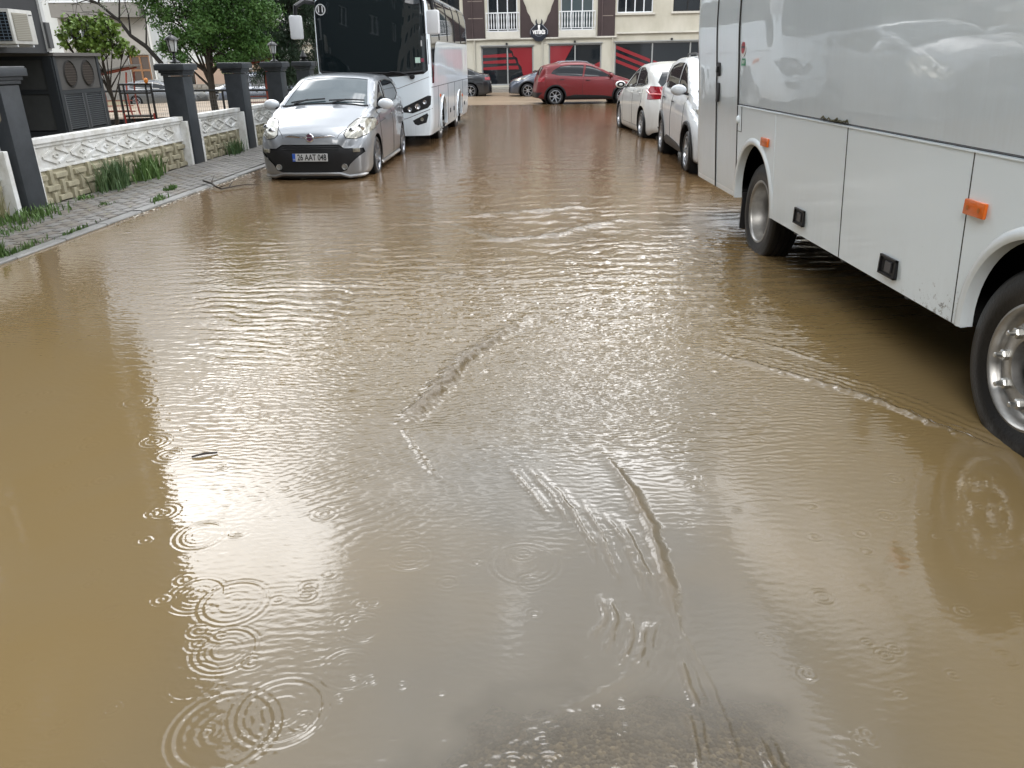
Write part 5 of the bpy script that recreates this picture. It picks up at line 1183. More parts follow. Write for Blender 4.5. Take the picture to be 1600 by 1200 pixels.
def window(parent, a, b, c, d, y, cols, frame_m, glass_m, fw=.05, rows=1, name='window', curtain=None):
    g = G()
    for (p, q, r_, s_) in ((a, b, c, c+fw), (a, b, d-fw, d), (a, a+fw, c+fw, d-fw), (b-fw, b, c+fw, d-fw)): g.box(p, q, y-.04, y+.03, r_, s_)
    for k in range(1, cols): x = a+(b-a)*k/cols; g.box(x-fw/2, x+fw/2, y-.035, y+.028, c+fw, d-fw)
    for k in range(1, rows): z = c+(d-c)*k/rows; g.box(a+fw, b-fw, y-.030, y+.026, z-fw/2, z+fw/2)
    w = g.obj(name, frame_m, parent)
    for k in range(cols):
        xa, xb = a+(b-a)*k/cols, a+(b-a)*(k+1)/cols
        G().add([(xa+.01, y, c+.01), (xb-.01, y, c+.01), (xb-.01, y, d-.01), (xa+.01, y, d-.01)], [(0, 1, 2, 3)]).obj('pane', glass_m, w)
    if curtain: G().add([(a+.05+(b-a-.1)*i/24, y+.10+.03*math.sin(i*2.1), z) for z in (c, d) for i in range(25)], [(i, i+1, i+26, i+25) for i in range(24)]).obj('curtain', curtain, w)
    return w
M_cream = mat('cream_render', (.50, .48, .41), .8, col2=(.40, .38, .31), nscale=.9, stretch=(1.1, 1, .5), bump=.15, bscale=30)
M_creaml = mat('cream_trim', (.58, .56, .50), .7, noise=.2, nscale=1.5)
M_brown = mat('brown_cladding', (.045, .028, .028), .55, noise=.3, nscale=1.2)
M_wfr = mat('white_frame', (.66, .68, .70), .4)
M_gfr = mat('grey_frame', (.30, .31, .31), .4, metal=.3)
M_pane = mat('dark_pane', (.010, .013, .016), .04, spec=.6, ior=1.5)
M_paneg = mat('grey_pane', (.06, .08, .085), .05, spec=.6, ior=1.5)
M_redf = mat('red_film', (.21, .008, .014), .35, coat=.4)
M_curt = mat('curtain_cloth', (.45, .47, .48), .9)
SB = thing('shop_building', 'cream and brown apartment building with black-red shopfronts at the end of the street', 'building', (0, 44, 0)); SB.rotation_euler = (0, R(-.65), R(-1.5))
shops = [(-4.6, -1.60, .28, 2.12), (-.58, 2.17, .28, 2.20), (2.97, 5.75, .28, 2.24), (6.43, 12.4, .28, 2.26), (13.2, 18.5, .28, 2.26)]
ups = []
for fl in range(4):
    z = 2.86+fl*2.95
    ups += [(-.18, 1.36, z+.02, z+2.05, 'balcony'), (3.60, 5.28, z+.02, z+2.05, 'balcony2'), (6.50, 8.35, z+.78, z+1.95, 'wide'), (9.38, 10.9, z+.80, z+1.95, 'plain'), (-2.9, -1.62, z+.72, z+1.95, 'plain'), (-6.4, -4.6, z+.75, z+1.95, 'wide'), (12.2, 13.9, z+.02, z+2.05, 'balcony'), (15.5, 17.2, z+.8, z+1.95, 'wide'), (-9.6, -8.0, z+.02, z+2.05, 'balcony')]
facade('wall', -10.5, 20, -.4, 14.4, [h[:4] for h in shops]+[h[:4] for h in ups], M_cream, SB, .22)
G().add([(-10.5, .22, -.4), (-10.5, 11, -.4), (-10.5, 11, 14.4), (-10.5, 0, 14.4), (-10.5, 0, -.4), (20, 0, -.4), (20, 11, -.4), (20, 11, 14.4), (20, 0, 14.4)], [(4, 3, 2, 1), (5, 6, 7, 8), (1, 2, 7, 6)]).obj('side_wall', M_cream, SB)
G().box(-10.9, 20.4, -.4, 11.3, 14.41, 14.65).obj('roof', mat('roof_edge', (.12, .09, .08), .7), SB)
G().box(-10.4, 19.9, .8, .9, -.3, 14.2).obj('inner_wall', M_dark, SB)
G().box(-10.5, 20, -.10, -.002, -.4, .20).obj('plinth', mat('plinth_stone', (.34, .33, .29), .6, noise=.4, nscale=1.2), SB)
for (a, b_, y_) in ((-10.5, -3.0, 2.48), (-1.6, 6.5, 2.50), (6.5, 20, 2.66)): G().box(a, b_, -.13, -.002, y_, y_+.07).obj('cornice', M_creaml, SB)
for (a, b_, c, d) in shops:
    cols = 2 if b_-a < 3.2 else 3
    window(SB, a, b_, c, d, .12, cols, M_gfr, M_pane, .07, name='shopfront')
    G().box(a-.05, b_+.05, -.06, .0-.003, d, d+.05).obj('shop_lintel', M_gfr, SB)
    G().box((a+b_)/2-.08, (a+b_)/2+.02, -.12, -.01, d+.06, d+.15).obj('shop_spotlight', M_black, SB)
# coloured film on the shop glass
def film(poly): 
    G().prism(poly, .100, .106).obj('red_graphic', M_redf, SB)
A_, B_ = -.51, 2.10
film([(.92, 2.12), (2.09, 2.12), (2.09, .78), (1.60, .78), (1.52, 1.18), (1.38, 1.34), (1.30, 1.62), (1.12, 1.72), (1.06, 1.95), (.92, 2.02)])
for (z0, z1, xe) in ((1.66, 1.84, 1.08), (1.36, 1.54, 1.26), (1.06, 1.24, 1.40)): film([(-.50, z0), (.74, z0), (.74, z1-.0), (-.50, z1-.06)]); film([(.845, z0), (xe, z0), (xe-.06, z1), (.845, z1)])
film([(3.05, 2.16), (4.26, 2.16), (4.10, 1.9), (3.66, 1.16), (3.05, 1.16)]); film([(3.05, 1.15), (3.65, 1.15), (3.2, .5), (3.05, .5)])
film([(5.3, 1.18), (5.68, 1.35), (5.68, 1.1), (5.3, 1.0)])
for k in range(4):
    z = 2.12-.33*k; f_ = .38
    for (xa, xb) in ((6.52, 8.33), (8.50, 10.32), (10.5, 12.3)):
        pa, pb = z-f_*(xa-6.5), z-f_*(xb-6.5)
        up = lambda v: min(v, 2.18)
        if pb-.17 > .4 and pa-.17 < 2.1: film([(xa, max(pa-.17, .36)), (xb, max(pb-.17, .36)), (xb, up(pb)), (xa, up(pa))])
film([(-4.5, .6), (-1.7, .6), (-1.7, .85), (-4.5, .78)])
# upper storeys: brown fields, frames, railings
for (a, b_, c, d, kd) in ups:
    fl = round((c-2.86)/2.95-.15)
    cols = {'balcony': 3, 'balcony2': 3, 'wide': 4, 'plain': 2}[kd]
    window(SB, a, b_, c, d, .14, cols, M_wfr if kd != 'plain' else M_black, M_paneg if kd == 'balcony2' else M_pane, .055, 1, curtain=M_curt if kd in ('balcony2', 'plain') else None)
    if kd.startswith('balcony'):
        G().box(a-.12, b_+.12, -.16, -.002, c-.34, c-.0).obj('balcony_slab', M_creaml, SB)
        g = G().box(a-.10, b_+.10, -.135, -.085, c+.86, c+.91).box(a-.10, b_+.10, -.125, -.095, c+.10, c+.13).box(a-.10, b_+.10, -.125, -.095, c+.015, c+.045)
        g.obj('rail', M_wfr, SB)
        n_ = 13
        for k in range(n_+1):
            x = a-.08+(b_-a+.16)*k/n_; G().lathe([(.014, c+.1), (.032, c+.3), (.018, c+.5), (.030, c+.68), (.014, c+.86)], 6, 'z', (x, -.11, 0)).obj('baluster', M_wfr, SB)
    else:
        G().box(a-.10, b_+.10, -.11, -.002, c-.10, c-.003).obj('window_sill', M_creaml, SB)
for k in range(4):
    z0 = 2.56+2.95*k if k else 2.565; z1 = 2.56+2.95*(k+1)-.02
    for (a, b_) in ((-1.45, -.34), (5.50, 6.40)):
        g = G().box(a, b_, -.045, -.002, z0, z1); g.obj('brown_cladding_panel', M_brown, SB)
        for zz in (z0+.95, z0+1.75): G().box(a+.25, b_-.1, -.052, -.046, zz, zz+.03).obj('cladding_joint', mat('joint_beige', (.25, .21, .18), .7), SB)
    for (a, b_) in ((-1.0, -.98), (5.72, 5.75)): G().box(a, b_, -.10, -.046, z0, z1).obj('downpipe', mat('brown_pipe', (.10, .07, .07), .5), SB)
    # bays beside the carved cream motif: left 1.5..2.43, right 2.43..3.45
    H2 = z1-z0; prof_ = [(.86, 1.0), (.86, .72), (.80, .60), (.66, .50), (.60, .42), (.46, .35), (.38, .27), (.22, .20), (.14, .10), (.10, .0)]
    for sgn in (-1, 1):
        xo = 1.50 if sgn < 0 else 3.46; xc = 2.46
        poly = [(xo, z0), (xc-.0+sgn*.0 if False else xc, z0)]+[(xc+sgn*w, z0+H2*h) for w, h in prof_[::-1]]+[(xo, z1)]
        G().prism(poly if sgn < 0 else poly[::-1], -.045, -.002).obj('brown_cladding_panel', M_brown, SB)
for x in (-.92, 6.30, 2.62): G().tube([(x, -.08, .1), (x, -.08, 2.5)], .035, 6).obj('downpipe', mat('cream_pipe', (.42, .40, .34), .6), SB)
# shop sign
SG = thing('shop_sign', 'round black shop sign with horns and white lettering VETERİS on the cream building', 'sign', (2.42, 43.80, 2.86))
sg = [(.44*math.cos(a), .42*math.sin(a)) for a in np.linspace(-PI*.5-.0, PI*1.5, 26)[:-1]]
sg = [(-.43, .08), (-.43, -.10), (-.34, -.28), (-.18, -.42), (0, -.46), (.18, -.42), (.34, -.28), (.43, -.10), (.43, .08), (.14, .36), (-.14, .36)]
G().prism(sg, -.05, .03).obj('sign_board', mat('sign_black', (.006, .009, .018), .3, coat=.5), SG)
M_sgw = mat('sign_white', (.80, .80, .80), .4); M_sgr = mat('sign_edge', (.30, .33, .38), .4)
for (p, q) in (((-.43, .10), (-.15, .37)), ((.43, .10), (.15, .37)), ((-.45, -.10), (-.45, .08)), ((.45, -.1), (.45, .08))): G().bar((p[0], -.055, p[1]), (q[0], -.055, q[1]), .02, .014, up=(0, 1, 0)).obj('sign_edge', M_sgr, SG)
G().prism([(-.06, .33), (.06, .33), (.055, .22), (.03, .16), (.06, .10), (-.06, .10), (-.03, .16), (-.055, .22)], -.062, -.052).obj('emblem_head', M_sgw, SG)
for s in (1, -1): G().prism([(s*.03, .36), (s*.10, .42), (s*.12, .62), (s*.19, .52), (s*.18, .40), (s*.10, .32)][::s], -.05, -.01).obj('emblem_horn', mat('sign_black', (0, 0, 0)), SG)
text_mesh('sign_text', 'VETERİS', .235, M_sgw, SG, (0, -.053, -.02), (PI/2, 0, 0), bold=.012, extrude=.004, sx=.74)
for k in range(7):
    a = -PI/2+(k-3)*.20; G().box(-.016, .016, -.055, -.051, -.012, .012).obj('small_lettering', M_sgr, SG, loc=(.30*math.cos(a), 0, .10+.30*math.sin(a)))

# ---------------------------------------------------------------- dark apartment block at left with its annexe
M_dk = mat('charcoal_render', (.045, .046, .047), .75, noise=.25, nscale=2, bump=.15, bscale=30)
M_dk2 = mat('warm_grey_render', (.085, .080, .074), .8, noise=.2, nscale=2)
DB = thing('apartment_block', 'tall dark grey apartment block at the left edge carrying an air conditioner', 'building', (-7.0, 13.38, 0), PI/2)
# local x = +Y world, local -y = +X world ; block spans x -22..0
hol = [(-x-1.5, -x, z, z+1.35) for x in (3.6, 8.2, 12.8, 17.2) for z in (3.9, 6.8, 9.7, 12.6, 15.5)]
facade('wall', -22, 0, 1.78, 19, hol, M_dk, DB, .15)
for h in hol: window(DB, *h, .10, 2, M_wfr, M_pane, .06)
G().add([(0, 0, 1.78), (0, 10, 1.78), (0, 10, 19), (0, 0, 19)], [(0, 1, 2, 3)]).obj('gable_wall', M_dk, DB)
G().add([(-22, 0, 1.78), (0, 0, 1.78), (0, 10, 1.78), (-22, 10, 1.78)], [(0, 3, 2, 1)]).obj('soffit', M_dk, DB)
G().box(-22.3, 1.2, -.3, 10, 19.003, 19.2).obj('roof', M_dk, DB)
G().box(.004, .95, .02, 9.9, 3.1, 19.0).obj('reflection_bay', M_dk, DB)  # unseen bay, added to move the edge of the block's reflection in the water
G().box(-22, -.05, 1.6, 1.7, -1.2, 1.775).obj('ground_floor_wall', mat('overhang_shaded_render', (.022, .023, .025), .7), DB)  # render darkened to carry the shade under the overhang
G().box(-.06, .03, -.035, .02, 1.80, 19).obj('corner_strip', mat('corner_white', (.52, .52, .50), .6), DB)
G().box(-.075, .045, -.075, -.038, 1.85, 2.22).obj('meter_box', mat('meter_grey', (.09, .09, .09), .5), DB)
for x in (-4.5, -9, -14): G().box(x-.2, x+.2, .2, .6, -1.2, 1.775).obj('column', M_dk, DB)
AN = thing('utility_cabinet', 'dark plant cabinet with two oval fan openings above a pair of louvred doors', 'utility cabinet', (-7.0, 13.40, 0), PI/2)
def ell(cx, cz, rx, rz, n=28): return [(cx+rx*math.cos(2*PI*i/n), cz+rz*math.sin(2*PI*i/n)) for i in range(n)]
Lc = 1.52
G().box(.03, Lc-.03, .03, 1.35, -.6, 1.70).obj('cabinet_box', M_dk, AN)
fr_m = mat('cabinet_frame', (.030, .034, .038), .5)
g = G()
for (a, b_) in ((0, .085), (Lc-.085, Lc)): g.box(a, b_, -.02, .05, -.6, 1.74)
g.box(.086, Lc-.086, -.02, .05, 1.16, 1.22).box(.086, Lc-.086, -.02, .05, .52, .60).box(Lc/2-.03, Lc/2+.03, -.02, .05, .601, 1.159)
g.obj('cabinet_frame', fr_m, AN)
G().box(-.04, Lc+.05, -.06, 1.4, 1.741, 1.79).obj('cabinet_roof', mat('cabinet_roof', (.12, .11, .10), .6), AN)
G().box(.086, Lc-.086, -.004, .028, 1.225, 1.738).obj('fan_panel', M_dk2, AN)
for cx in (.46, 1.05):
    o = G().lathe([(.205, 0), (.205, .018), (.185, .022), (.185, .0)], 30, c=(0, -.022, 0)).obj('fan_ring', M_dk2, AN, True, loc=(cx, .0, 1.47))
    G().lathe([(.185, -.012), (0, -.012)], 30).obj('fan_grille', mat('fan_brown', (.045, .034, .026), .7, noise=.5, nscale=40), o)
    for k in range(9): z = -.16+.04*k; hw_ = math.sqrt(max(.0, .183**2-z*z)); G().bar((-hw_, -.016, z), (hw_, -.016, z), .008, .006).obj('grille_bar', mat('fan_bar', (.09, .07, .055), .6), o)
for (a, b_) in ((.10, Lc/2-.04), (Lc/2+.04, Lc-.10)):
    d_ = G().box(a, b_, .012, .03, .602, 1.158).obj('louvre_door', M_dark, AN)
    for k in range(17):
        z = .625+.032*k; G().add([(a+.03, .01, z+.022), (b_-.03, .01, z+.022), (b_-.03, -.018, z), (a+.03, -.018, z)], [(0, 1, 2, 3), (3, 2, 1, 0)]).obj('slat', mat('louvre_slat', (.16, .17, .175), .45), d_)
    for q_ in (a, b_-.028): G().box(q_, q_+.028, -.022, .011, .602, 1.158).obj('door_stile', mat('louvre_frame', (.10, .105, .11), .5), d_)
# end face towards the camera: two grey infill panels in a dark frame
for (z0, z1) in ((.62, 1.17), (1.24, 1.68)): G().box(-.012, .0+.025, .16, 1.28, z0, z1).obj('infill_panel', mat('infill_grey', (.065, .068, .068), .7, noise=.15), AN)
G().box(-.03, -.001, .0, 1.35, -.6, .60).box(-.03, -.001, 0, .15, .601, 1.74).box(-.03, -.001, 1.29, 1.36, .601, 1.74).box(-.03, -.001, .151, 1.289, 1.175, 1.235).box(-.03, -.001, .151, 1.289, 1.685, 1.74).obj('end_frame', fr_m, AN)
AC = thing('air_conditioner', 'white outdoor air conditioner unit with beige grille hung on the dark wall', 'air conditioner', (-6.56, 11.72, 1.885), PI/2)
G().box(0, .58, 0, .32, 0, .44, .012).obj('casing', mat('ac_white', (.58, .57, .53), .45, noise=.2), AC, True, sharp=30)
G().box(.055, .43, -.008, .002, .045, .395, .003).obj('fan_grille', mat('ac_beige', (.30, .28, .23), .6), AC)
for k in range(15): G().box(.06, .425, -.016, -.009, .055+.0225*k, .063+.0225*k).obj('grille_bar', mat('ac_bar', (.40, .38, .32), .5), AC)
G().box(-.008, .002, .03, .29, .04, .40).obj('coil', M_dark, AC)
for k in range(9): G().box(-.016, -.009, .03, .29, .05+.04*k, .058+.04*k).obj('coil_wire', mat('coil_wire', (.12, .16, .20), .4), AC)
for k in range(4): G().box(-.020, -.0165, .06+.065*k, .068+.065*k, .04, .40).obj('coil_wire', mat('coil_wire', (0, 0, 0)), AC)
G().box(.47, .55, -.006, -.001, .375, .385).obj('badge_strip', M_black, AC)
for x in (.08, .48): G().bar((x, .02, -.02), (x, .40, -.02), .03, .03).obj('bracket', M_wfr, AC)

# ---------------------------------------------------------------- houses beyond the car park
def simple_house(name, label, X0, Y0, w, dpt, z0, z1, m, rot=0, group=None):
    t = thing(name, label, 'building', (X0, Y0, 0), rot, group); return t
M_hw = mat('pale_render', (.55, .56, .55), .8, noise=.15, nscale=.6); M_hg = mat('taupe_render', (.20, .19, .175), .8, noise=.15, nscale=.6); M_hl = mat('light_taupe_render', (.33, .315, .29), .8, noise=.12, nscale=.6)
H1 = thing('apartment_house', 'pale apartment house with a dark balcony band behind the small maple', 'building', (0, 58, 0))
hol = [(-28.9, -26.2, 3.0, 4.15), (-25.05, -23.65, .1, 2.05), (-31.2, -30.4, 1.0, 3.2)]+[(x, x+1.8, z, z+1.4) for x in (-33.5, -28.5) for z in (6.2, 9.2)]
facade('wall', -38, -23.4, -1.2, 12, hol, M_hw, H1, .2)
window(H1, -28.9, -26.2, 3.0, 4.15, .15, 3, M_wfr, M_paneg, .10); window(H1, -25.05, -23.65, .1, 2.05, .15, 2, mat('brown_frame', (.22, .11, .05), .6), mat('brown_pane', (.07, .05, .04), .3), .13, 2)
for h in hol[3:]: window(H1, *h, .15, 2, M_wfr, M_pane, .08)
window(H1, *hol[2], .15, 1, M_wfr, M_pane, .08)
G().box(-29.25, -23.45, -.9, -.003, 4.37, 5.25).obj('balcony_band', M_hg, H1); G().box(-29.3, -23.4, -.95, -.003, 5.252, 5.33).obj('balcony_rail', M_wfr, H1); G().box(-29.3, -23.4, -.95, -.003, 7.5, 8.3).obj('balcony_band', M_hg, H1)
G().box(-29.25, -23.45, -.12, -.003, 2.15, 4.36).obj('taupe_wall', M_hl, H1) if False else None
for (a, b_, c, d) in ((-29.3, -28.92, 2.1, 4.36), (-26.18, -23.45, 2.1, 4.36), (-28.9, -26.2, 2.1, 2.98), (-28.9, -26.2, 4.17, 4.36), (-29.3, -25.1, -1.1, 2.09), (-23.6, -23.45, -1.1, 2.09)): G().box(a, b_, -.06, -.003, c, d).obj('taupe_cladding', M_hl if c > 2 else M_hg, H1)
for x in (-23.28,): G().tube([(x, -.1, -1), (x, -.1, 12)], .09, 8).obj('downpipe', mat('white_pipe', (.6, .6, .58), .5), H1)
G().add([(-23.4, 0, -1.2), (-23.4, 9, -1.2), (-23.4, 9, 12), (-23.4, 0, 12)], [(0, 1, 2, 3)]).obj('gable_wall', M_hw, H1); G().box(-38.4, -23.2, -.5, 9, 12.01, 12.3).obj('roof', mat('roof_tile', (.18, .07, .05), .8), H1)
G().box(-37.9, -23.5, .8, .9, -1.1, 11.8).obj('inner_wall', M_dark, H1)
H2 = thing('apartment_house', 'white house with pinkish ground floor and stone base behind the dark conifers', 'building', (0, 58.6, 0))
M_pk = mat('pinkish_render', (.40, .29, .22), .8, noise=.15, nscale=.6)
hol = [(-21.9, -20.9, -.1, 1.0), (-18.3, -16.9, -.2, 1.0), (-14.6, -13.0, 2.3, 3.5), (-19.5, -18.0, 2.4, 3.6)]+[(x, x+1.5, z, z+1.3) for x in (-21, -17, -13, -9) for z in (5.3, 8.1)]
facade('wall', -22.6, -6.4, -1.2, 11, hol, M_hw, H2, .2)
for h in hol: window(H2, *h, .15, 2, M_wfr if h[2] > 1.2 else mat('brown_frame', (0, 0, 0)), M_pane, .08)
for (a, b_) in ((-22.6, -21.95), (-20.85, -18.35), (-16.85, -6.4)): G().box(a, b_, -.06, -.003, .0-.3, 1.45).obj('pink_band', M_pk, H2)
G().box(-22.6, -6.4, -.12, -.062, 1.451, 1.56).obj('string_course', M_creaml, H2)
# rubble base
SW = thing('stone_wall', 'rubble stone wall between grey people carrier and dark van', 'stone wall', (-21.4, 57.4, -.85))
G().box(0, 8, .05, .35, 0, 1.0).obj('wall_core', mat('mortar', (.22, .20, .17), .9), SW)
M_st = mat('rubble_stone', (.27, .25, .22), .8, noise=.4, nscale=3)
for j in range(4):
    x = -.0+.1*(j % 2)
    while x < 7.9:
        w = rr.uniform(.3, .55)
        G().box(0, w-.04, 0, .07, 0, .21, .025).obj('stone', M_st, SW, loc=(x, rr.uniform(-.02, .02), .02+.245*j+rr.uniform(-.01, .01))); x += w
# another block between, to close the street view behind the bus
H3 = thing('apartment_house', 'plain beige house far behind the marked bus', 'building', (0, 60, 0))
hol = [(x, x+1.5, z, z+1.3) for x in (-5, 22, 26) for z in (1.3, 4.3, 7.3)]
facade('wall', -6.2, 30, -1.2, 10, hol, M_hl, H3, .2)
for h in hol: window(H3, *h, .15, 2, M_wfr, M_pane, .08)

# unseen block added behind the camera, darkens reflections in glass and paint
H4 = thing('apartment_house', 'beige block of flats behind the camera, unseen and added to darken reflections', 'building', (16, -22, 0), PI)
hol = [(x, x+1.6, z, z+1.5) for x in np.arange(1.5, 30, 3.4) for z in (1.2, 4.2, 7.2, 10.2)]
facade('wall', 0, 32, -.5, 13, hol, M_hl, H4, .2)
for h in hol: window(H4, *h, .15, 2, M_wfr, M_pane, .08)
G().box(-.5, 32.5, -.4, 10, 13.01, 13.3).obj('roof', mat('roof_tile', (0, 0, 0)), H4)
G().add([(0, 0, -.5), (0, 9, -.5), (0, 9, 13), (0, 0, 13), (32, 0, -.5), (32, 9, -.5), (32, 9, 13), (32, 0, 13)], [(0, 1, 2, 3), (4, 7, 6, 5), (1, 5, 6, 2)]).obj('gable_wall', M_hl, H4)
# gate, rails and mesh fence
GT = thing('metal_gate', 'small black tubular gate with an orange cap, left of the lantern pillar', 'gate', (-9.9, 22, -.25))
M_gb = mat('gate_black', (.012, .012, .013), .4); M_gr = mat('gate_red', (.30, .03, .02), .5)
for x in (0, .12, .70, .84): G().tube([(x, 0, 0), (x, 0, 1.36)], .032 if x in (0, .84) else .026, 8).obj('gate_post', M_gb, GT, True)
for x in (.03, .81): G().tube([(x, -.04, 0), (x, -.04, .62)], .02, 6).obj('gate_red_tube', M_gr, GT, True)
for z in (1.34, 1.13, .55): G().tube([(0, 0, z), (.84, 0, z)], .028, 8).obj('gate_rail', M_gb, GT, True)
v, f = ellipsoid((.74, 0, 1.43), (.055, .055, .07)); me_obj('orange_cap', v, f, mat('orange_cap', (.6, .20, .03), .4), GT, True)
FN = thing('mesh_fence', 'black rail fence with fine wire mesh around the play area', 'fence', (-12.5, 22.3, -.3))
G().tube([(0, 0, 1.22), (8.2, 0, 1.20)], .032, 6).obj('top_rail', M_gb, FN, True)
for x in (0, 2.0, 3.9, 5.2, 6.7, 8.2): G().tube([(x, 0, 0), (x, 0, 1.22)], .028, 6).obj('fence_post', M_gb, FN, True)
g = G()
for k in range(150): g.bar((k*.055, 0, .05), (k*.055, 0, 1.15), .004)
for k in range(12): g.bar((0, 0, .08+.09*k), (8.2, 0, .08+.09*k), .004)
g.obj('wire_mesh', mat('wire', (.12, .12, .12), .5), FN)['kind'] = 'stuff'
def canopy(X, Y, z, label, s=1, roof=(.05, .03, .03)):
    t = thing('canopy_bench', label, 'canopy bench', (X, Y, z), .15, 'covered benches in the play area'); t.scale = (s, s, s)
    M_o = mat('red_steel', (.24, .04, .022), .5)
    for y in (-.5, .5):
        for sx in (-1, 1):
            p = [(sx*(.62-.10*math.sin(u*PI)), y, 1.75*u) for u in np.linspace(0, 1, 9)]; G().tube(p, .03, 7).obj('leg', M_o, t, True)
        G().tube([(-.75, y, 1.62), (.75, y, 1.9)], .03, 7).obj('roof_beam', M_o, t, True)
    G().obox((0, 0, 1.82), (.85, 0, .16), (0, .7, 0), (-.004, 0, .02)).obj('roof_sheet', mat('canopy_%d' % int(roof[0]*1000), roof, .5), t)
    for k in range(2): G().bar((-.45, -.25+.24*k, .45), (.45, -.25+.12*k, .45), .09, .025).obj('seat_slat', M_o, t)
    for k in range(2): G().bar((-.45, .26, .6+.18*k), (.45, .26, .6+.18*k), .03, .035).obj('back_slat', M_o, t)
    G().tube([(-.55, 0, .42), (.55, 0, .42)], .025, 6).obj('seat_bar', M_o, t)
canopy(-13.65, 30, -.45, 'red steel bench under a pale grey canopy, right of the louvred cabinet', 1.0, (.12, .12, .12))
canopy(-8.75, 30, -.45, 'red steel bench under a dark canopy between the second and third lantern pillars', 1.12, (.035, .025, .028))

# ---------------------------------------------------------------- trees
def leaf_mat(name, c1, c2, sc=1.2):
    m = mat(name, c1, .55, col2=c2, nscale=sc); b = m.node_tree.nodes['Principled BSDF']; b.inputs['Transmission Weight'].default_value = 0
    try: b.inputs['Subsurface Weight'].default_value = 0
    except Exception: pass
    return m
def leaves(name, centers, size, m, parent, seed, droop=0, aspect=.5, fold=.25):
    r = np.random.default_rng(seed); n = len(centers); c = np.array(centers)
    a = r.normal(size=(n, 3)); a[:, 2] -= droop; a /= np.linalg.norm(a, axis=1)[:, None]
    b_ = np.cross(a, r.normal(size=(n, 3))); b_ /= np.linalg.norm(b_, axis=1)[:, None]; nn = np.cross(a, b_)
    s = (size*(.6+.8*r.random(n)))[:, None]
    v = np.stack([c, c+a*s*.45+b_*s*aspect*.5+nn*s*fold*.2, c+a*s, c+a*s*.45-b_*s*aspect*.5+nn*s*fold*.2], 1).reshape(-1, 3)
    me = bpy.data.meshes.new(name); me.vertices.add(4*n); me.vertices.foreach_set('co', v.astype(np.float32).reshape(-1)); me.loops.add(4*n); me.loops.foreach_set('vertex_index', np.arange(4*n, dtype=np.int32))
    me.polygons.add(n); me.polygons.foreach_set('loop_start', np.arange(0, 4*n, 4, dtype=np.int32)); me.update(calc_edges=True); me.materials.append(m)
    o = link(bpy.data.objects.new(name, me)); o.parent = parent; return o
M_bark = mat('bark', (.045, .035, .026), .85, noise=.4, nscale=10, bump=.5, bscale=20); M_barkd = mat('dark_bark', (.018, .015, .012), .85)
def tree(name, label, loc, trunk_h, r0, clumps, per, size, m, seed, lean=(0, 0), group=None, droop=0, bark=None, twig=.012, spread=.34, aspect=.5):
    """clumps: (x,y,z,r) relative to the base; branches are grown to each clump"""
    t = thing(name, label, 'tree', loc, 0, group); r = np.random.default_rng(seed); bark = bark or M_bark
    top = Vector((lean[0], lean[1], trunk_h)); pts = [Vector((lean[0]*u+.05*math.sin(u*5+seed), lean[1]*u, trunk_h*u)) for u in np.linspace(0, 1, 7)]
    G().tube(pts, [r0*(1.15-.5*u) for u in np.linspace(0, 1, 7)], 9).obj('trunk', bark, t, True)
    g = G(); C_ = []
    for (x, y, z, cr) in clumps:
        c = Vector((x, y, z)); a = pts[3+int(r.integers(0, 4))] if z > trunk_h*.8 else pts[3]
        mid = (a+c)/2+Vector(r.normal(size=3)*.12*cr); g.tube([a, mid, c], [r0*.42, r0*.25, twig], 5, False)
        for k in range(5):
            e_ = c+Vector(r.normal(size=3)).normalized()*cr*.8; g.tube([mid.lerp(c, .6), (c+e_)/2+Vector((0, 0, .05)), e_], [twig*1.2, twig, twig*.4], 4, False)
        k = int(per*cr**2); d = r.normal(size=(k, 3)); d /= np.linalg.norm(d, axis=1)[:, None]; rad = cr*(r.random(k)**spread)
        # leaves gather in sprays
        sp = r.normal(size=(max(6, k//30), 3)); sp /= np.linalg.norm(sp, axis=1)[:, None]; spc = sp*cr*(.35+.7*r.random((len(sp), 1))); pick = r.integers(0, len(sp), k)
        pos = np.where((r.random(k) < .72)[:, None], spc[pick]+r.normal(size=(k, 3))*cr*.15, d*rad[:, None]); pos[:, 2] *= .8
        C_.append(pos+np.array([x, y, z]))
    g.obj('branches', bark, t, True)
    leaves('crown', np.concatenate(C_), size, m, t, seed+1, droop, aspect); return t
rt = np.random.default_rng(21)
M_maple = leaf_mat('maple_leaf', (.12, .21, .03), (.19, .27, .05), 2); M_leafy = leaf_mat('elm_leaf', (.04, .11, .02), (.09, .185, .035), 1.2); M_pine = leaf_mat('conifer_needle', (.010, .028, .012), (.022, .05, .016), 1)
M_grey = leaf_mat('pale_leaf', (.12, .16, .09), (.18, .21, .12), 2)
tree('maple_tree', 'small bright green maple above the louvred plant cabinet', (-8.8, 19, -.1), 1.75, .045, [(-.62, 0, 2.35, .30), (-.30, .1, 2.15, .30), (-.05, 0, 2.25, .32), (.25, .1, 2.1, .28), (.50, 0, 2.02, .22), (.05, -.1, 2.0, .26), (-.45, .1, 2.05, .22), (.72, 0, 2.0, .16), (-.75, 0, 2.1, .16), (.1, .1, 2.55, .26), (-.3, 0, 2.55, .24), (-.55, .1, 2.6, .22), (.35, 0, 2.4, .22)], 3400, .075, M_maple, 31, (.05, 0), None, .25, spread=.5, aspect=.85)
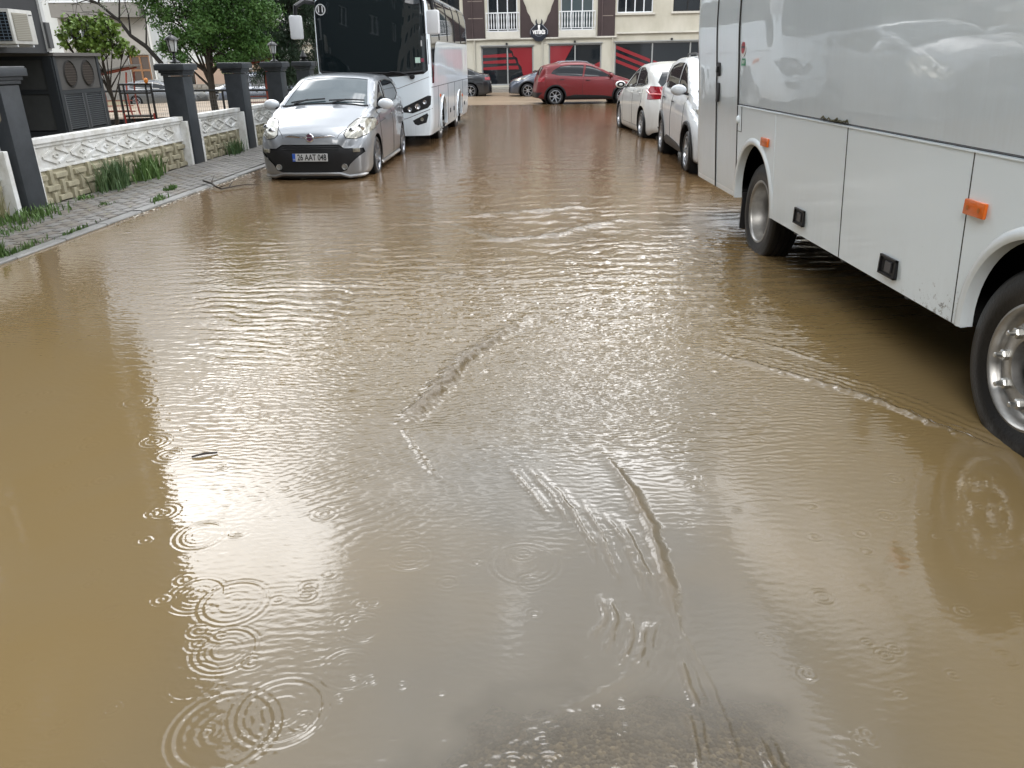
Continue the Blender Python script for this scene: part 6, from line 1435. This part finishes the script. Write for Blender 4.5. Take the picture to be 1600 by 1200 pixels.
cl = [(1.6, 0, 2.3, .5), (1.75, .1, 3.3, .6), (-1.6, .1, 3.9, .6), (-1.3, .1, 2.3, .35), (1.7, 0, 4.6, .7), (0, .6, 3.1, .7), (.8, .6, 2.7, .6), (-.2, 0, 2.5, .55), (.5, .2, 2.3, .55), (.1, -.3, 2.9, .6), (-.9, 0, 2.6, .5), (-1.25, 0, 3.2, .55), (-.5, .2, 3.5, .6), (.4, 0, 3.5, .7), (1.1, 0, 3.0, .6), (1.3, .2, 2.4, .5), (1.1, 0, 3.9, .7), (-.9, 0, 4.2, .7), (0, 0, 4.6, .8), (.9, 0, 4.9, .7), (-.5, .3, 5.4, .7), (.4, 0, 5.9, .7), (-1.3, 0, 4.9, .5), (-.85, -.2, 2.05, .35), (.95, -.2, 1.95, .4), (.5, -.2, 1.9, .35), (0, 0, 6.6, .6)]
tree('leafy_tree', 'full mid-green leafy tree behind the first two lantern pillars', (-8.75, 26, -.3), 2.3, .11, cl, 5200, .085, M_leafy, 41, (-.1, 0))
# dark bare-limbed tree leaning left
t = thing('leaning_tree', 'dark thin tree leaning left over the play area with sparse pale leaves', 'tree', (-9.75, 25.2, -.3))
P0 = [(0, 0, 0), (-.03, 0, 1.0), (-.2, 0, 1.9), (-.55, 0, 2.35), (-.95, 0, 2.65), (-1.2, 0, 3.05), (-1.7, 0, 3.5), (-2.5, 0, 3.9), (-3.4, .1, 4.3)]
G().tube(P0, [.10, .085, .075, .065, .055, .045, .035, .025, .012], 8).obj('trunk', M_barkd, t, True)
g = G()
for (i, e_) in ((4, (-1.0, .1, 3.6)), (5, (-1.0, 0, 4.3)), (6, (-2.6, .2, 3.5)), (7, (-3.2, 0, 3.75)), (6, (-1.6, .2, 4.6)), (5, (-2.2, 0, 3.3)), (3, (-.5, .2, 3.4))):
    a = Vector(P0[i]); b_ = Vector(e_); g.tube([a, (a+b_)/2+Vector((.05, 0, .1)), b_], [.03, .018, .006], 5, False)
    for k in range(5): c = a.lerp(b_, rt.uniform(.3, 1)); g.tube([c, c+Vector(rt.normal(size=3)*.22)], [.008, .003], 4, False)
g.obj('branches', M_barkd, t, True)
pc = np.concatenate([np.array(e_)+rt.normal(size=(260, 3))*[.42, .3, .25] for e_ in ((-1.6, 0, 4.0), (-2.4, .1, 4.0), (-3.0, 0, 4.0), (-1.3, .1, 3.5), (-2.6, 0, 4.6), (-1.8, 0, 4.9))])
leaves('crown', pc, .055, M_grey, t, 5)
def conifer(loc, Ht, seed, label, Rb=1.15):
    t = thing('conifer', label, 'tree', loc, 0, 'dark conifers'); r = np.random.default_rng(seed)
    G().tube([(0, 0, 0), (.05*math.sin(seed), 0, Ht*.4), (0, 0, Ht)], [.13, .09, .02], 8).obj('trunk', M_barkd, t, True)
    g = G(); C_ = []
    z = 1.75
    while z < Ht-.2:
        f_ = 1-(z-1.6)/(Ht-1.4); n_ = 6
        for k in range(n_):
            a = r.random()*2*PI; L_ = Rb*(.35+.65*f_)*r.uniform(.7, 1.1); dirv = Vector((math.cos(a), math.sin(a), 0))
            p = [Vector((0, 0, z)), dirv*L_*.5+Vector((0, 0, z+.05)), dirv*L_+Vector((0, 0, z-.28*L_))]
            g.tube(p, [.025, .016, .005], 4, False)
            m_ = int(420*L_); u = r.random(m_)**.7
            q = np.array([[*(p[0].lerp(p[1], min(1, 2*x)) if x < .5 else p[1].lerp(p[2], 2*x-1))] for x in u]); q += r.normal(size=q.shape)*[.10, .10, .05]; q[:, 2] -= r.random(m_)**2*.38
            C_.append(q)
        z += .30
    g.obj('branches', M_barkd, t, True); leaves('crown', np.concatenate(C_), .10, M_pine, t, seed+3, 1.6, .22)
conifer((-8.2, 30.2, -.45), 9.0, 3, 'dark drooping conifer left of the marked bus, nearest the leafy tree')
conifer((-7.25, 30.6, -.45), 9.6, 8, 'tall dark conifer just left of the marked bus mirror')
conifer((-6.35, 31.5, -.45), 8.2, 15, 'dark conifer partly hidden behind the marked bus', 1.0)
tree('leafy_tree', 'darker leafy tree between the conifers and the bright green one', (-9.9, 33, -.6), 3.0, .12, [(0, 0, 4, 1.0), (.8, 0, 3.4, .8), (-.8, 0, 3.6, .8), (.6, 0, 5, .9), (-.5, 0, 5.3, .9), (0, 0, 6.3, .8), (1.6, 0, 4.2, .8), (1.8, 0, 5.4, .7), (.6, .3, 2.6, .6), (2.6, 0, 4.6, .8)], 2400, .10, leaf_mat('dark_leaf', (.018, .05, .012), (.035, .08, .018)), 77)

# ---------------------------------------------------------------- grass, weeds, litter
def tuft(label, X, Y, z, n, h, rx, ry, m, seed, leafy=False, name='grass_tuft', kind=None, cat='grass', w=.007):
    r = np.random.default_rng(seed); V = []; F = []
    for k in range(n):
        x, y = X+r.normal()*rx, Y+r.normal()*ry; a = r.random()*2*PI; hh = h*(.45+.75*r.random()); l = hh*r.uniform(.1, .55)
        dx, dy = math.cos(a), math.sin(a); px, py = -dy*w, dx*w; i = len(V)
        for u, ww in ((0, 1), (.45, .9), (.8, .55), (1, .05)):
            bx, by, bz = x+dx*l*u*u, y+dy*l*u*u, z+hh*(u-.25*u*u*l/hh); V += [(bx-px*ww, by-py*ww, bz), (bx+px*ww, by+py*ww, bz)]
        F += [(i, i+1, i+3, i+2), (i+2, i+3, i+5, i+4), (i+4, i+5, i+7, i+6)]
    o = me_obj(name, V, F, m, None, False)
    if kind: o['kind'] = kind
    tag(o, label, cat); return o
M_gd = mat('grass_blue_green', (.045, .095, .035), .6, col2=(.10, .15, .05), nscale=6); M_gy = mat('weed_green', (.06, .125, .025), .6, col2=(.10, .16, .04), nscale=6); M_dry = mat('dry_grass', (.28, .26, .14), .7)
tuft('tall blue-green grass tuft at the foot of the longest wall panel, the left one', WXL(10.85)+.17, 10.85, .05, 360, .38, .07, .20, M_gd, 1)
tuft('yellower broad-leaved tuft at the wall, right of the tall blue-green grass', WXL(11.75)+.17, 11.75, .05, 240, .33, .06, .19, M_gy, 2, w=.011)
tuft('low grass tuft before the short wall panel', WXL(14.9)+.17, 14.9, .05, 200, .26, .06, .16, M_gd, 3)
tuft('spreading green weeds at the base of the nearest pillar', WXL(8.7)+.34, 8.7, .055, 420, .10, .13, .30, M_gy, 4, w=.007)
tuft('thin dry grass hanging in front of the first wall panel', WXL(8.5)+.16, 8.5, .1, 60, .36, .03, .08, M_dry, 5)
tuft('weeds growing along the kerb at the left edge of the photo', KX(7.25)-.13, 7.25, .015, 150, .07, .02, .20, M_gy, 6, w=.005)
tuft('upright weed sprout on the kerb in front of the nearest pillar', KX(7.0)-.14, 7.02, .015, 26, .20, .015, .02, M_gy, 7, w=.008)
tuft('flat weeds rooted in the paving between pillar and kerb', PP(.55, 8.0), 8.0, .048, 120, .04, .06, .16, M_gy, 8, w=.006)
tuft('small weed patch in the paving nearest the left photo edge', PP(.75, 7.4), 7.45, .05, 90, .04, .06, .10, M_gy, 9, w=.006)
tuft('little clover patch beside the wall near the nearest pillar', PP(.86, 9.95), 10.0, .055, 60, .06, .05, .09, M_gy, 10, w=.009)
tuft('tiny green tuft in the middle of the paving', PP(.45, 9.6), 9.6, .04, 50, .04, .04, .07, M_gy, 11, w=.006)
tuft('short weeds along the kerb joint beyond the sprout', KX(8.3)-.135, 8.1, .015, 50, .05, .012, .22, M_gy, 12, w=.008)
tuft('small bright weed on the kerb by the twig', KX(9.9)-.13, 9.95, .02, 60, .08, .03, .09, M_gy, 13, w=.009)
tuft('small green tuft on the paving beside the twig', PP(.22, 10.7), 10.8, .035, 60, .06, .03, .08, M_gy, 14, w=.010)
# fallen leaves and crumbs on the paving
V = []; F = []
for k in range(420):
    Y = rr.uniform(5.5, 14); u = rr.random(); x = PP(u, Y); z = pz(u)+.006; s = rr.uniform(.008, .022); a = rr.random()*6.28; i = len(V)
    V += [(x+s*math.cos(a+q)*(1 if q in (0, PI) else .45), Y+s*math.sin(a+q)*(1 if q in (0, PI) else .45), z+rr.random()*.006) for q in (0, PI/2, PI, 3*PI/2)]; F.append((i, i+1, i+2, i+3))
o = me_obj('leaf_litter', V, F, mat('leaf_litter', (.14, .17, .06), .7, col2=(.30, .26, .16), nscale=9)); tag(o, 'fallen leaf scraps scattered over the wet paving', 'leaf litter'); o['kind'] = 'stuff'
V = []; F = []
for k in range(260):
    Y = rr.uniform(8.5, 14); x = KX(Y)+rr.uniform(.0, .10); s = rr.uniform(.008, .024); a = rr.random()*6.28; i = len(V)
    V += [(x+s*math.cos(a+q), Y+s*math.sin(a+q)*.6, .006+rr.random()*.008) for q in (0, PI/2, PI, 3*PI/2)]; F.append((i, i+1, i+2, i+3))
o = me_obj('foam_scum', V, F, mat('pale_scum', (.50, .46, .38), .6)); tag(o, 'pale scum and blossom flakes gathered along the kerb', 'scum'); o['kind'] = 'stuff'
g = G().tube([(-4.17, 11.35, .07), (-3.98, 11.15, .055), (-3.86, 10.95, .04), (-3.78, 10.9, .02), (-3.55, 11.2, .03), (-3.35, 11.25, .02)], [.014, .016, .013, .012, .008, .004], 6)
g.tube([(-3.98, 11.15, .085), (-4.02, 11.4, .14)], [.008, .003], 5).tube([(-3.80, 10.92, .04), (-3.62, 10.8, .10)], [.008, .003], 5).tube([(-3.7, 11.0, .03), (-3.66, 11.15, .12)], [.007, .002], 5)
tag(g.obj('twig', mat('wet_bark', (.03, .022, .015), .6), None, True), 'dark forked twig lying across the kerb into the water', 'twig')
# muddy scrap caught on the near bus crease
V = []; F = []
g = G()
for k in range(14):
    y = 5.5-.46*rr.random(); l = rr.uniform(.03, .12); g.tube([(2.228, y, 1.25), (2.222, y-l*.5, 1.256+rr.uniform(-.008, .012)), (2.226, y-l, 1.25+rr.uniform(-.006, .01))], [.003, .007, .002], 4)
tag(g.obj('caught_leaf', mat('old_leaf', (.09, .085, .045), .8, noise=.5, nscale=40), None, True), 'brown leaf scrap caught on the body crease of the near bus', 'leaf')
